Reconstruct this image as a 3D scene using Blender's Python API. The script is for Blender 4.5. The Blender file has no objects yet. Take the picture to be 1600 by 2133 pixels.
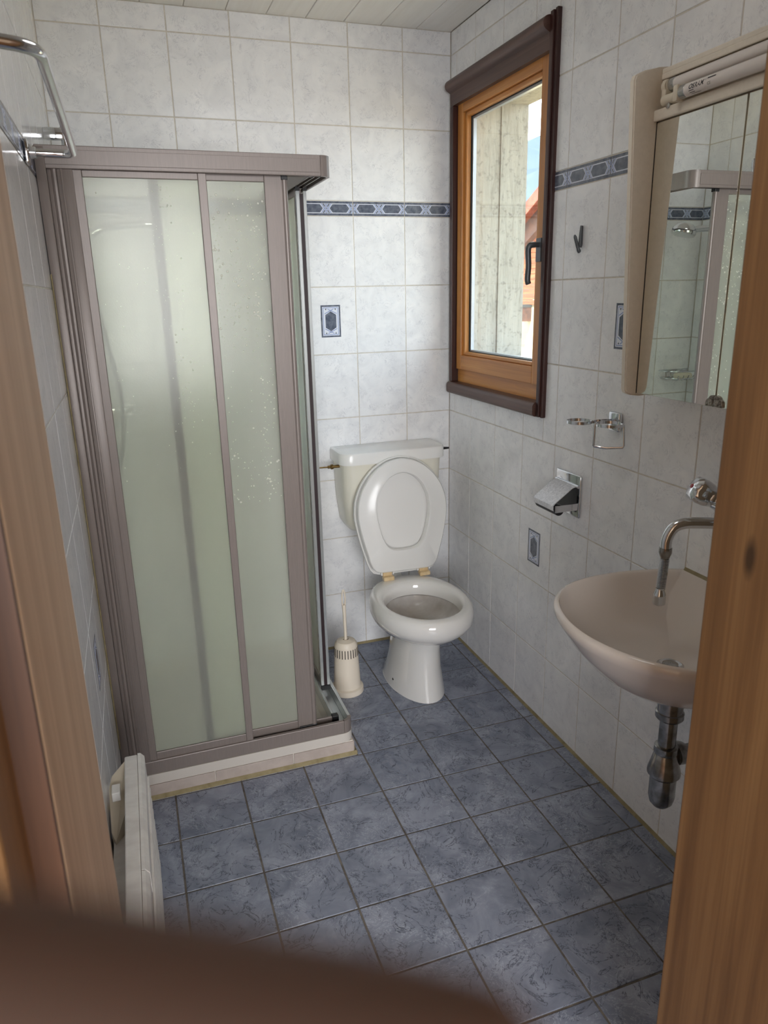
import bpy, bmesh, math, random
from mathutils import Vector, Matrix
random.seed(7)
PI = math.pi
S = bpy.context.scene
COL = S.collection

# ------------------------------------------------------------------ camera
CAM = Vector((-1.25693, -2.81194, 1.48673))
R_ = Vector((0.9445674, -0.3276026, -0.0216550))
U_ = Vector((0.1138265, 0.2648985, 0.9575345))
F_ = Vector((0.3079545, 0.9069208, -0.2875043))
cam = bpy.data.cameras.new('camera'); camo = bpy.data.objects.new('camera', cam); COL.objects.link(camo)
camo.matrix_world = Matrix(((R_.x, U_.x, -F_.x, CAM.x), (R_.y, U_.y, -F_.y, CAM.y), (R_.z, U_.z, -F_.z, CAM.z), (0, 0, 0, 1)))
cam.sensor_fit = 'VERTICAL'; cam.sensor_height = 36.0; cam.lens = 1515.34/2133*36.0
cam.clip_start = 0.005; cam.clip_end = 3000
cam.dof.use_dof = True; cam.dof.focus_distance = 2.4; cam.dof.aperture_fstop = 9.5
S.camera = camo

# ------------------------------------------------------------------ light + view
S.view_settings.view_transform = 'Standard'
try: S.view_settings.look = 'None'
except Exception: pass
S.view_settings.exposure = 0.86
S.view_settings.gamma = 1.0
S.view_settings.use_curve_mapping = False
S.cycles.use_denoising = True
S.cycles.max_bounces = 20; S.cycles.diffuse_bounces = 16; S.cycles.glossy_bounces = 5
S.cycles.transmission_bounces = 8; S.cycles.transparent_max_bounces = 12
S.cycles.sample_clamp_indirect = 8.0
SKY = 4.6; SUN = 7.0; HALL = 1.5; HALLFILL = 104.0; BATH = 1.4
w = bpy.data.worlds.new('sky'); S.world = w; w.use_nodes = True
nt = w.node_tree; nt.nodes.clear()
tc = nt.nodes.new('ShaderNodeTexCoord'); sx = nt.nodes.new('ShaderNodeSeparateXYZ')
mr = nt.nodes.new('ShaderNodeMapRange'); mr.inputs[1].default_value = 0.0; mr.inputs[2].default_value = 0.75
rp = nt.nodes.new('ShaderNodeValToRGB')
rp.color_ramp.elements[0].color = (0.93, 0.96, 1.0, 1); rp.color_ramp.elements[1].color = (0.62, 0.78, 1.0, 1)
bg = nt.nodes.new('ShaderNodeBackground'); bg.inputs[1].default_value = SKY
out = nt.nodes.new('ShaderNodeOutputWorld')
nt.links.new(tc.outputs['Generated'], sx.inputs[0]); nt.links.new(sx.outputs[2], mr.inputs[0])
nt.links.new(mr.outputs[0], rp.inputs[0]); nt.links.new(rp.outputs[0], bg.inputs[0]); nt.links.new(bg.outputs[0], out.inputs[0])
sun = bpy.data.lights.new('sun', 'SUN'); sun.energy = SUN; sun.angle = 0.01; sun.color = (1.0, 0.90, 0.76)
so = bpy.data.objects.new('sun', sun); COL.objects.link(so)
so.rotation_euler = Vector((0.62, 0.30, -0.72)).to_track_quat('-Z', 'Y').to_euler(); so.location = (-5, -5, 12)
# daylight portal in the window opening (guides sampling of the sky, gives off nothing itself)
pl = bpy.data.lights.new('window_portal', 'AREA'); pl.shape = 'RECTANGLE'; pl.size = 0.80; pl.size_y = 1.10
pl.cycles.is_portal = True
po = bpy.data.objects.new('window_portal', pl); COL.objects.link(po)
po.location = (0.34, -0.40, 1.68); po.rotation_euler = (0, PI/2, PI)
po.rotation_euler = Vector((-1, 0, 0)).to_track_quat('-Z', 'Y').to_euler()

# added fill light behind the viewer, set in an unseen hall window
al = bpy.data.lights.new('hall_fill_light', 'AREA'); al.shape = 'RECTANGLE'; al.size = 2.2; al.size_y = 1.7; al.energy = HALLFILL; al.color = (.97, .98, 1.0)
ao = bpy.data.objects.new('hall_fill_light', al); COL.objects.link(ao); ao.location = (-1.45, -5.55, 1.62)
ao.rotation_euler = Vector((0, 1, 0)).to_track_quat('-Z', 'Z').to_euler()

# ------------------------------------------------------------------ materials
def srgb(r, g, b):
    f = lambda c: (c/255/12.92) if c/255 <= .04045 else ((c/255+.055)/1.055)**2.4
    return (f(r), f(g), f(b), 1)
def base_mat(name, col=(.8, .8, .8, 1), rough=.5, metal=0., **kw):
    m = bpy.data.materials.new(name); m.use_nodes = True
    b = m.node_tree.nodes['Principled BSDF']
    b.inputs['Base Color'].default_value = col; b.inputs['Roughness'].default_value = rough; b.inputs['Metallic'].default_value = metal
    for k, v in kw.items(): b.inputs[k.replace('_', ' ')].default_value = v
    return m
def N(m, t, **kw):
    n = m.node_tree.nodes.new(t)
    for k, v in kw.items(): setattr(n, k, v)
    return n
def L(m, a, b): m.node_tree.links.new(a, b)
def coords(m, scale=(1, 1, 1), rnd=6.0, kind='Object'):
    tc = N(m, 'ShaderNodeTexCoord'); mp = N(m, 'ShaderNodeMapping'); mp.inputs['Scale'].default_value = scale
    L(m, tc.outputs[kind], mp.inputs['Vector'])
    if rnd:
        oi = N(m, 'ShaderNodeObjectInfo'); mu = N(m, 'ShaderNodeMath', operation='MULTIPLY'); mu.inputs[1].default_value = rnd
        L(m, oi.outputs['Random'], mu.inputs[0]); cx = N(m, 'ShaderNodeCombineXYZ')
        for i in range(3): L(m, mu.outputs[0], cx.inputs[i])
        L(m, cx.outputs[0], mp.inputs['Location'])
    return mp.outputs[0]
def ramp(m, fac, stops):
    r = N(m, 'ShaderNodeValToRGB'); cr = r.color_ramp
    while len(cr.elements) < len(stops): cr.elements.new(.5)
    for e, (p, c) in zip(cr.elements, stops): e.position = p; e.color = c
    L(m, fac, r.inputs[0]); return r.outputs[0]
def noise(m, vec, scale, detail=4, rough=.5, dist=0):
    n = N(m, 'ShaderNodeTexNoise'); n.inputs['Scale'].default_value = scale; n.inputs['Detail'].default_value = detail
    n.inputs['Roughness'].default_value = rough; n.inputs['Distortion'].default_value = dist
    L(m, vec, n.inputs['Vector']); return n.outputs[0]
def mixc(m, fac, a, b, blend='MIX'):
    n = N(m, 'ShaderNodeMix', data_type='RGBA', blend_type=blend)
    for sock, v in ((n.inputs[0], fac), (n.inputs[6], a), (n.inputs[7], b)):
        if hasattr(v, 'links') or hasattr(v, 'is_linked'): L(m, v, sock)
        else: sock.default_value = v
    return n.outputs[2]
def bump(m, h, strength=.2, dist=.002):
    b = N(m, 'ShaderNodeBump'); b.inputs['Strength'].default_value = strength; b.inputs['Distance'].default_value = dist
    L(m, h, b.inputs['Height']); L(m, b.outputs[0], m.node_tree.nodes['Principled BSDF'].inputs['Normal'])
def setc(m, c): L(m, c, m.node_tree.nodes['Principled BSDF'].inputs['Base Color'])
G = lambda v: (v, v, v, 1)

def m_walltile():
    m = base_mat('wall_tile_marble', rough=.16)
    v = coords(m, (1, 1, 1), 9)
    n1 = noise(m, v, 11, 5, .6, 1.0)
    c1 = ramp(m, n1, [(.3, srgb(229, 230, 233)), (.55, srgb(239, 240, 242)), (.75, srgb(245, 245, 246))])
    n2 = noise(m, v, 21, 6, .7, 2.6)
    r2 = ramp(m, n2, [(.484, G(0)), (.498, G(1)), (.512, G(0))])
    n3 = noise(m, v, 30, 3, .5)
    r3 = ramp(m, n3, [(.46, G(0)), (.60, G(.62))])
    mu = mixc(m, 1.0, r2, r3, 'MULTIPLY')
    setc(m, mixc(m, mu, c1, srgb(146, 150, 164)))
    bump(m, noise(m, v, 14, 2, .4, .6), .10, .004)
    return m
def m_floortile():
    m = base_mat('floor_tile_slate_blue', rough=.34)
    v = coords(m, (1, 1, 1), 13)
    n1 = noise(m, v, 9, 6, .62, .8)
    c1 = ramp(m, n1, [(.28, srgb(106, 113, 130)), (.5, srgb(134, 141, 158)), (.72, srgb(162, 168, 184))])
    n2 = noise(m, v, 10, 6, .62, 1.4)
    dk = ramp(m, n2, [(.488, G(0)), (.5, G(.9)), (.512, G(0))])
    c2 = mixc(m, dk, c1, srgb(52, 56, 70))
    n3 = noise(m, v, 19, 6, .66, 2.6)
    wt = ramp(m, n3, [(.486, G(0)), (.5, G(.9)), (.514, G(0))])
    n4 = noise(m, v, 8, 2, .5)
    msk = ramp(m, n4, [(.46, G(0)), (.58, G(1))])
    setc(m, mixc(m, mixc(m, 1.0, wt, msk, 'MULTIPLY'), c2, srgb(192, 198, 212)))
    bump(m, n1, .12, .002)
    rr = ramp(m, noise(m, v, 5, 3), [(.3, G(.26)), (.7, G(.44))]); L(m, rr, m.node_tree.nodes['Principled BSDF'].inputs['Roughness'])
    return m
def m_wood(name, c0, c1, c2, axis='z', rough=.42, knots=True, grain=1.0):
    m = base_mat(name, rough=rough)
    sc = {'z': (38, 38, 1.6), 'y': (38, 1.6, 38), 'x': (1.6, 38, 38)}[axis]
    v = coords(m, sc, 4)
    n = noise(m, v, 1.0*grain, 5, .55, .35)
    c = ramp(m, n, [(.3, c0), (.5, c1), (.72, c2)])
    v2 = coords(m, tuple(s*(4 if s > 5 else 1) for s in sc), 4)
    n2 = noise(m, v2, 1.6, 2, .5)
    c = mixc(m, ramp(m, n2, [(.45, G(0)), (.7, G(.35))]), c, c0)
    if knots:
        ks = {'z': (9, 9, 3.2), 'y': (9, 3.2, 9), 'x': (3.2, 9, 9)}[axis]
        vo = N(m, 'ShaderNodeTexVoronoi'); vo.inputs['Scale'].default_value = .9
        L(m, coords(m, ks, 4), vo.inputs['Vector'])
        k = ramp(m, vo.outputs['Distance'], [(.04, G(.9)), (.10, G(0))])
        c = mixc(m, k, c, tuple(x*.30 for x in c0[:3])+(1,))
    setc(m, c); bump(m, n, .08, .002)
    return m
def m_noisy(name, a, b, scale=20, rough=.5, bs=.1, det=5, metal=0., aniso=None):
    m = base_mat(name, rough=rough, metal=metal)
    v = coords(m, aniso or (1, 1, 1), 3); n = noise(m, v, scale, det, .6, .3)
    setc(m, ramp(m, n, [(.3, a), (.7, b)]))
    if bs: bump(m, n, bs, .003)
    return m
def m_frost():
    m = bpy.data.materials.new('frosted_acrylic'); m.use_nodes = True
    t = m.node_tree; t.nodes.clear(); o = N(m, 'ShaderNodeOutputMaterial')
    v = coords(m, (1, 1, 1), 0)
    nz = noise(m, v, 260, 3, .5); bp = N(m, 'ShaderNodeBump'); bp.inputs['Strength'].default_value = .15; bp.inputs['Distance'].default_value = .001
    L(m, nz, bp.inputs['Height'])
    tr = N(m, 'ShaderNodeBsdfTranslucent'); tr.inputs[0].default_value = (.93, .94, .88, 1)
    df = N(m, 'ShaderNodeBsdfDiffuse'); df.inputs[0].default_value = (.86, .88, .83, 1)
    rf = N(m, 'ShaderNodeBsdfRefraction'); rf.inputs['Color'].default_value = (.93, .95, .88, 1); rf.inputs['Roughness'].default_value = .09; rf.inputs['IOR'].default_value = 1.12
    gl = N(m, 'ShaderNodeBsdfGlossy'); gl.inputs['Roughness'].default_value = .18
    for s in (rf, gl): L(m, bp.outputs[0], s.inputs['Normal'])
    a = N(m, 'ShaderNodeMixShader'); a.inputs[0].default_value = .45; L(m, tr.outputs[0], a.inputs[1]); L(m, df.outputs[0], a.inputs[2])
    b = N(m, 'ShaderNodeMixShader'); b.inputs[0].default_value = .68; L(m, a.outputs[0], b.inputs[1]); L(m, rf.outputs[0], b.inputs[2])
    c = N(m, 'ShaderNodeMixShader'); c.inputs[0].default_value = .025; L(m, b.outputs[0], c.inputs[1]); L(m, gl.outputs[0], c.inputs[2])
    L(m, c.outputs[0], o.inputs[0]); return m
def m_glass():
    m = bpy.data.materials.new('window_glass'); m.use_nodes = True
    t = m.node_tree; t.nodes.clear(); o = N(m, 'ShaderNodeOutputMaterial')
    a = N(m, 'ShaderNodeBsdfTransparent'); a.inputs[0].default_value = (.96, .98, .97, 1); g = N(m, 'ShaderNodeBsdfGlossy'); g.inputs['Roughness'].default_value = .0
    lw = N(m, 'ShaderNodeLayerWeight'); lw.inputs[0].default_value = .5; x = N(m, 'ShaderNodeMixShader')
    pw = N(m, 'ShaderNodeMath', operation='POWER'); pw.inputs[1].default_value = 4.0; L(m, lw.outputs['Facing'], pw.inputs[0])
    f = N(m, 'ShaderNodeMath', operation='MULTIPLY_ADD'); f.inputs[1].default_value = .25; f.inputs[2].default_value = .02; L(m, pw.outputs[0], f.inputs[0])
    L(m, f.outputs[0], x.inputs[0]); L(m, a.outputs[0], x.inputs[1]); L(m, g.outputs[0], x.inputs[2]); L(m, x.outputs[0], o.inputs[0]); return m

M = {}
M['tile'] = m_walltile(); M['floor'] = m_floortile()
M['grout'] = m_noisy('wall_grout', srgb(196, 190, 180), srgb(216, 211, 202), 60, .85, .2)
M['fgrout'] = m_noisy('floor_grout', srgb(78, 72, 66), srgb(128, 122, 114), 25, .9, .2)
M['caulk'] = m_noisy('old_caulk', srgb(128, 116, 82), srgb(158, 146, 112), 30, .7, .2)
M['slate'] = m_noisy('print_slate', srgb(70, 78, 94), srgb(118, 124, 138), 60, .2, 0)
M['slate2'] = m_noisy('print_slate_edge', srgb(92, 102, 122), srgb(128, 136, 152), 60, .2, 0)
M['print_white'] = base_mat('print_white', srgb(222, 226, 236), .2)
M['print_blue'] = base_mat('print_blue', srgb(140, 156, 196), .2)
M['ceil'] = m_noisy('whitewashed_boards', srgb(234, 231, 226), srgb(242, 240, 236), 5, .55, .05, 5, 0., (9, .5, 9))
M['alu'] = m_noisy('anodised_aluminium', srgb(125, 116, 111), srgb(136, 126, 121), 30, .36, .03, 3, .15, (30, 30, .6))
M['alu_in'] = base_mat('bright_aluminium', srgb(200, 205, 205), .25, .7)
M['seal'] = base_mat('dark_magnet_seal', srgb(40, 22, 26), .5)
M['black'] = base_mat('black_plastic', srgb(22, 22, 24), .4)
M['frost'] = m_frost(); M['glass'] = m_glass()
M['drop'] = base_mat('water_drop', srgb(222, 222, 212), .06, 0., IOR=1.33, Alpha=.8)
M['kerbtile'] = m_noisy('kerb_tile_dimmed', srgb(172, 160, 152), srgb(190, 178, 170), 14, .2, .03)  # dim light on the kerb painted into its tile colour
M['acryl'] = base_mat('white_tray_acrylic', srgb(204, 198, 190), .2)
M['ceramic'] = base_mat('white_ceramic', srgb(232, 231, 228), .07, 0., Coat_Weight=.6, Coat_Roughness=.03)
M['ceramic_in'] = m_noisy('stained_ceramic', srgb(176, 168, 160), srgb(214, 211, 208), 8, .1, 0)
M['cistern'] = base_mat('cream_plastic', srgb(231, 228, 215), .28)
M['lidp'] = base_mat('white_plastic', srgb(236, 236, 234), .22)
M['yellowed'] = m_noisy('yellowed_plastic', srgb(206, 176, 128), srgb(226, 206, 168), 60, .35, .05)
M['ivory'] = base_mat('ivory_plastic', srgb(226, 216, 200), .45)
M['basin'] = base_mat('taupe_ceramic', srgb(220, 211, 203), .10, 0., Coat_Weight=.5, Coat_Roughness=.04)
M['chrome'] = base_mat('chrome', srgb(214, 216, 219), .09, 1.)
M['chrome_worn'] = m_noisy('tarnished_chrome', srgb(120, 116, 108), srgb(190, 190, 188), 30, .2, .05, 4, 1.)
M['chrome_spot'] = m_noisy('spotted_chrome', srgb(196, 198, 204), srgb(240, 241, 246), 160, .4, .1, 4, .35)
M['brass'] = m_noisy('old_brass', srgb(110, 88, 50), srgb(160, 132, 84), 60, .35, .1, 4, .9)
M['mirror'] = base_mat('mirror_silver', (.86, .88, .85, 1), .0, 1.)
M['mirror_edge'] = base_mat('mirror_edge_green', srgb(60, 84, 92), .15)
M['cab'] = m_noisy('cabinet_beige', srgb(220, 212, 198), srgb(228, 220, 206), 90, .4, .02)
M['tube'] = base_mat('fluorescent_glass', srgb(226, 220, 216), .12)
M['tubecap'] = base_mat('tube_cap', srgb(190, 190, 188), .25, .9)
M['socket'] = base_mat('socket_plastic', srgb(222, 214, 196), .4)
M['ink'] = base_mat('ink', srgb(30, 30, 40), .4)
M['red'] = base_mat('red_dot', srgb(160, 20, 30), .3)
M['pewter'] = m_noisy('pewter', srgb(110, 104, 96), srgb(176, 170, 160), 220, .35, .5, 4, .7)
M['hook'] = base_mat('grey_hook', srgb(92, 96, 100), .35, .4)
M['heater'] = m_noisy('heater_enamel', srgb(214, 210, 206), srgb(236, 234, 230), 14, .35, .05, 6, 0., (1, 2.2, 1))
M['heater_box'] = base_mat('heater_box_plastic', srgb(205, 196, 178), .4)
M['dark_wood'] = m_wood('dark_brown_stain', srgb(44, 22, 20), srgb(60, 32, 28), srgb(78, 44, 38), 'z', .38, False)
M['dark_wood_y'] = m_wood('dark_brown_stain_rail', srgb(66, 44, 38), srgb(84, 58, 50), srgb(104, 76, 66), 'y', .38, False)
M['sash_z'] = m_wood('orange_pine_upright', srgb(172, 110, 50), srgb(196, 132, 64), srgb(214, 154, 86), 'z', .35)
M['sash_y'] = m_wood('orange_pine_rail', srgb(172, 110, 50), srgb(196, 132, 64), srgb(214, 154, 86), 'y', .35)
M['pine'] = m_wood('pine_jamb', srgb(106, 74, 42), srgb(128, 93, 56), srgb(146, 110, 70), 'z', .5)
M['pine_lit'] = m_wood('pine_jamb_lit', srgb(176, 146, 116), srgb(196, 168, 138), srgb(210, 184, 156), 'z', .5, False)  # lit copy of the jamb pine: window light put into the colour
M['pine_shaded'] = m_wood('pine_shadow_side', srgb(66, 40, 24), srgb(84, 54, 34), srgb(98, 66, 44), 'z', .5, False)  # shaded copy of the jamb pine: shade put into the colour
M['gasket'] = base_mat('rubber_gasket', srgb(30, 30, 32), .6)
M['spacer'] = base_mat('glazing_spacer', srgb(190, 196, 205), .3, .6)
def m_concrete():
    m = base_mat('board_marked_concrete', rough=.9)
    v = coords(m, (14, 14, 1.6), 0); n = noise(m, v, 2.6, 9, .75, .5)
    c = ramp(m, n, [(.3, srgb(150, 145, 134)), (.48, srgb(184, 180, 170)), (.75, srgb(204, 200, 190))])
    n2 = noise(m, coords(m, (1, 1, 1), 0), 60, 3, .6)
    setc(m, mixc(m, ramp(m, n2, [(.54, G(0)), (.72, G(.6))]), c, srgb(120, 116, 108))); bump(m, n, .5, .006); return m
M['concrete'] = m_concrete()
M['cream'] = m_noisy('cream_render', srgb(150, 140, 116), srgb(170, 160, 136), 3, .9, .1)
M['cladding'] = m_wood('sun_bleached_cladding', srgb(96, 48, 22), srgb(132, 70, 32), srgb(160, 96, 52), 'y', .6, False, .4)
M['rooftile'] = m_noisy('red_roof_tiles', srgb(110, 52, 38), srgb(150, 82, 62), 4, .8, .3)
M['beam'] = m_noisy('weathered_beam', srgb(80, 60, 56), srgb(120, 84, 70), 6, .8, .2)
M['hill'] = m_noisy('hazy_forest', (.045, .066, .088, 1), (.085, .104, .122, 1), .02, 1., 0, 12)  # distance haze mixed into the forest colour as blue
M['grass'] = m_noisy('dry_ground', srgb(150, 128, 92), srgb(176, 150, 110), .6, .95, .1)
M['plaster'] = m_noisy('hall_plaster', srgb(150, 128, 104), srgb(164, 142, 116), 4, .8, .05)
M['hallfloor'] = m_wood('hall_floorboards', srgb(84, 52, 30), srgb(112, 72, 42), srgb(134, 90, 56), 'y', .4)
M['soap'] = base_mat('soap', srgb(232, 226, 206), .4)
M['bluep'] = base_mat('blue_plastic', srgb(40, 70, 150), .4)
M['skin'] = base_mat('skin', srgb(78, 60, 52), .6, 0., Subsurface_Weight=.25, Subsurface_Scale=.006)  # skin darkened for the shade of an unmodelled phone
M['nail'] = base_mat('finger_nail', srgb(190, 150, 140), .3)
e = base_mat('hall_fill_glow', srgb(255, 224, 180), .4); b = e.node_tree.nodes['Principled BSDF']
b.inputs['Emission Color'].default_value = (1, .80, .56, 1); b.inputs['Emission Strength'].default_value = HALL; M['lamp'] = e
e = base_mat('bath_fill_glow', srgb(250, 248, 244), .4); b = e.node_tree.nodes['Principled BSDF']
b.inputs['Emission Color'].default_value = (1, .985, .96, 1); b.inputs['Emission Strength'].default_value = BATH; M['bathfill'] = e

# ------------------------------------------------------------------ helpers
def wloc(o):
    v = Vector((0, 0, 0))
    while o: v += o.location; o = o.parent
    return v
def setp(o, label=None, cat=None, group=None, kind=None):
    for k, v in (('label', label), ('category', cat), ('group', group), ('kind', kind)):
        if v: o[k] = v
    return o
def empty(name, loc, label=None, cat=None, group=None, kind=None):
    o = bpy.data.objects.new(name, None); COL.objects.link(o); o.location = loc; o.empty_display_size = .05
    return setp(o, label, cat, group, kind)
class MB:
    def __init__(s): s.bm = bmesh.new(); s.mi = 0
    def _m(s, faces):
        for f in faces: f.material_index = s.mi
    def box(s, x0, x1, y0, y1, z0, z1, bev=0., seg=2):
        x0, x1 = min(x0, x1), max(x0, x1); y0, y1 = min(y0, y1), max(y0, y1); z0, z1 = min(z0, z1), max(z0, z1)
        r = bmesh.ops.create_cube(s.bm, size=1.0, matrix=Matrix.Translation(((x0+x1)/2, (y0+y1)/2, (z0+z1)/2)) @ Matrix.Diagonal((x1-x0, y1-y0, z1-z0, 1)))
        fs = set(f for v in r['verts'] for f in v.link_faces); s._m(fs)
        if bev > 0:
            b = bmesh.ops.bevel(s.bm, geom=list(set(e for v in r['verts'] for e in v.link_edges)), offset=min(bev, .49*min(x1-x0, y1-y0, z1-z0)), segments=seg, affect='EDGES', profile=.5)
            s._m(b['faces'])
        return s
    def loft(s, rings, cap0=True, cap1=True, closed=True):
        vs = [[s.bm.verts.new(p) for p in r] for r in rings]; n = len(rings[0])
        for a, b in zip(vs, vs[1:]):
            for i in range(n if closed else n-1):
                j = (i+1) % n
                f = s.bm.faces.new((a[i], a[j], b[j], b[i])); f.material_index = s.mi
        if cap0: f = s.bm.faces.new(list(reversed(vs[0]))); f.material_index = s.mi
        if cap1: f = s.bm.faces.new(vs[-1]); f.material_index = s.mi
        return s
    def tube(s, pts, r, seg=12, cap=True, closed=False):
        pts = [Vector(p) for p in pts]; n = len(pts); rs = r if isinstance(r, (list, tuple)) else [r]*n
        rings = []; up = None
        for i, p in enumerate(pts):
            if closed: t = (pts[(i+1) % n]-pts[i-1]).normalized()
            else: t = ((pts[min(i+1, n-1)]-p).normalized()+(p-pts[max(i-1, 0)]).normalized())
            t = t.normalized() if t.length > 1e-9 else Vector((0, 0, 1))
            if up is None: up = t.orthogonal().normalized()
            a = (up-t*up.dot(t)).normalized(); up = a; b = t.cross(a)
            rr = rs[i]; ra, rb = rr if isinstance(rr, tuple) else (rr, rr)
            rings.append([p+a*math.cos(2*PI*k/seg)*ra+b*math.sin(2*PI*k/seg)*rb for k in range(seg)])
        if closed: rings.append(rings[0]); 
        return s.loft(rings, cap and not closed, cap and not closed)
    def lathe(s, prof, c, axis='z', seg=24, cap=True):
        c = Vector(c); rings = []
        ax = {'x': Vector((1, 0, 0)), 'y': Vector((0, 1, 0)), 'z': Vector((0, 0, 1))}[axis] if isinstance(axis, str) else Vector(axis).normalized()
        a = ax.orthogonal().normalized(); b = ax.cross(a)
        for r, h in prof: rings.append([c+ax*h+a*math.cos(2*PI*k/seg)*r+b*math.sin(2*PI*k/seg)*r for k in range(seg)])
        return s.loft(rings, cap, cap)
    def prism(s, pts, d):      # polygon (3D pts) extruded by vector d
        d = Vector(d); a = [s.bm.verts.new(Vector(p)) for p in pts]; b = [s.bm.verts.new(Vector(p)+d) for p in pts]; n = len(pts)
        fs = [s.bm.faces.new(list(reversed(a))), s.bm.faces.new(b)]
        for i in range(n): fs.append(s.bm.faces.new((a[i], a[(i+1) % n], b[(i+1) % n], b[i])))
        s._m(fs); return s
    def build(s, name, mat, parent=None, smooth=False, angle=40, label=None, kind=None, off=None):
        bmesh.ops.recalc_face_normals(s.bm, faces=s.bm.faces)
        me = bpy.data.meshes.new(name); 
        o0 = wloc(parent) if parent else (Vector(off) if off is not None else Vector((0, 0, 0)))
        bmesh.ops.translate(s.bm, verts=s.bm.verts, vec=-o0)
        s.bm.to_mesh(me); s.bm.free()
        for m in (mat if isinstance(mat, (list, tuple)) else [mat]): me.materials.append(m)
        if smooth:
            me.polygons.foreach_set('use_smooth', [True]*len(me.polygons)); me.set_sharp_from_angle(angle=math.radians(angle))
        o = bpy.data.objects.new(name, me); COL.objects.link(o)
        if parent: o.parent = parent
        elif off is not None: o.location = off
        return setp(o, label, None, None, kind)
def bez(pts, n=8, closed=False):      # Catmull-Rom
    P = [Vector(p) for p in pts]; out = []; m = len(P)
    rng = range(m) if closed else range(m-1)
    for i in rng:
        p0 = P[(i-1) % m] if closed or i > 0 else P[0]; p1 = P[i]; p2 = P[(i+1) % m]; p3 = P[(i+2) % m] if closed or i+2 < m else P[-1]
        for k in range(n):
            t = k/n; out.append(.5*((2*p1)+(-p0+p2)*t+(2*p0-5*p1+4*p2-p3)*t*t+(-p0+3*p1-3*p2+p3)*t**3))
    if not closed: out.append(P[-1])
    return out
def B1(name, mat, parent, *a, bev=.0, **kw):
    return MB().box(*a, bev=bev).build(name, mat, parent, **kw)

# ------------------------------------------------------------------ room dimensions
XL, YF, ZC = -1.415, -2.08, 2.402
W, H, BO = .2065, .2525, .0524
def rowz():
    z = [(k*H, (k+1)*H, 0) for k in range(7)]; z.append((7*H, 7*H+BO, 1))
    z += [(7*H+BO, 8*H+BO, 0), (8*H+BO, 9*H+BO, 0), (9*H+BO, ZC, 0)]
    return z
def sub(r, h):        # rect minus rect -> rects (a0,a1,b0,b1)
    a0, a1, b0, b1 = r; c0, c1, d0, d1 = h
    if c0 >= a1 or c1 <= a0 or d0 >= b1 or d1 <= b0: return [r]
    o = []
    if c0 > a0: o.append((a0, c0, b0, b1))
    if c1 < a1: o.append((c1, a1, b0, b1))
    m0, m1 = max(a0, c0), min(a1, c1)
    if d0 > b0: o.append((m0, m1, b0, d0))
    if d1 < b1: o.append((m0, m1, d1, b1))
    return [q for q in o if q[1]-q[0] > .006 and q[3]-q[2] > .006]
_tm = {}
def tile_mesh(w_, h_, mat, th=.006, ch=.0014, tag=''):
    k = (round(w_, 4), round(h_, 4), mat.name, tag)
    if k in _tm: return _tm[k]
    me = bpy.data.meshes.new('tile'); a, b = w_/2, h_/2
    q = lambda i, z: [(-a+i, -b+i, z), (a-i, -b+i, z), (a-i, b-i, z), (-a+i, b-i, z)]
    vs = q(0, -th)+q(0, -ch*.7)+q(ch*.35, -ch*.2)+q(ch, 0); fs = []
    for r in range(3):
        for i in range(4): fs.append((r*4+i, r*4+(i+1) % 4, r*4+4+(i+1) % 4, r*4+4+i))
    fs.append((12, 13, 14, 15)); me.from_pydata(vs, [], fs); me.materials.append(mat); me.update(); _tm[k] = me; return me
BASIS = {'back': Matrix(((1, 0, 0), (0, 0, -1), (0, 1, 0))), 'right': Matrix(((0, 0, -1), (-1, 0, 0), (0, 1, 0))),
         'left': Matrix(((0, 0, 1), (1, 0, 0), (0, 1, 0))), 'floor': Matrix.Identity(3), 'front': Matrix(((-1, 0, 0), (0, 0, 1), (0, 1, 0)))}
def place_tile(parent, name, side, c, w_, h_, mat, me=None, jit=.0016, du=0.):
    o = bpy.data.objects.new(name, me or tile_mesh(w_, h_, mat)); COL.objects.link(o); o.parent = parent
    rot = BASIS[side] @ Matrix.Rotation(random.uniform(-jit, jit), 3, 'X') @ Matrix.Rotation(random.uniform(-jit, jit), 3, 'Y')
    o.matrix_local = Matrix.Translation(Vector(c)-wloc(parent)) @ rot.to_4x4() @ Matrix.Translation((-du, 0, 0)); return o
# printed ornament: built in tile-local u,v (z up) as thin coloured layers
def layer(mb, poly, z0, z1, mi):
    mb.mi = mi; mb.prism([(u, v, z0) for u, v in poly], (0, 0, z1-z0))
def strip(p, q, w_):
    p, q = Vector(p), Vector(q); n = (q-p).normalized(); n = Vector((-n.y, n.x))*w_/2
    return [tuple(p-n), tuple(q-n), tuple(q+n), tuple(p+n)]
def clipu(poly, lo, hi):      # clip polygon to lo<=u<=hi
    for s, lim in ((1, hi), (-1, -lo)):
        o = []
        for i in range(len(poly)):
            a, b = poly[i-1], poly[i]; ia, ib = s*a[0] <= lim, s*b[0] <= lim
            if ia != ib: t = (lim*s-a[0])/(b[0]-a[0]); o.append((lim*s, a[1]+(b[1]-a[1])*t))
            if ib: o.append(b)
        poly = o
        if len(poly) < 3: return None
    return poly
PM = [M['slate'], M['print_white'], M['slate'], M['print_blue']]
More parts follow.
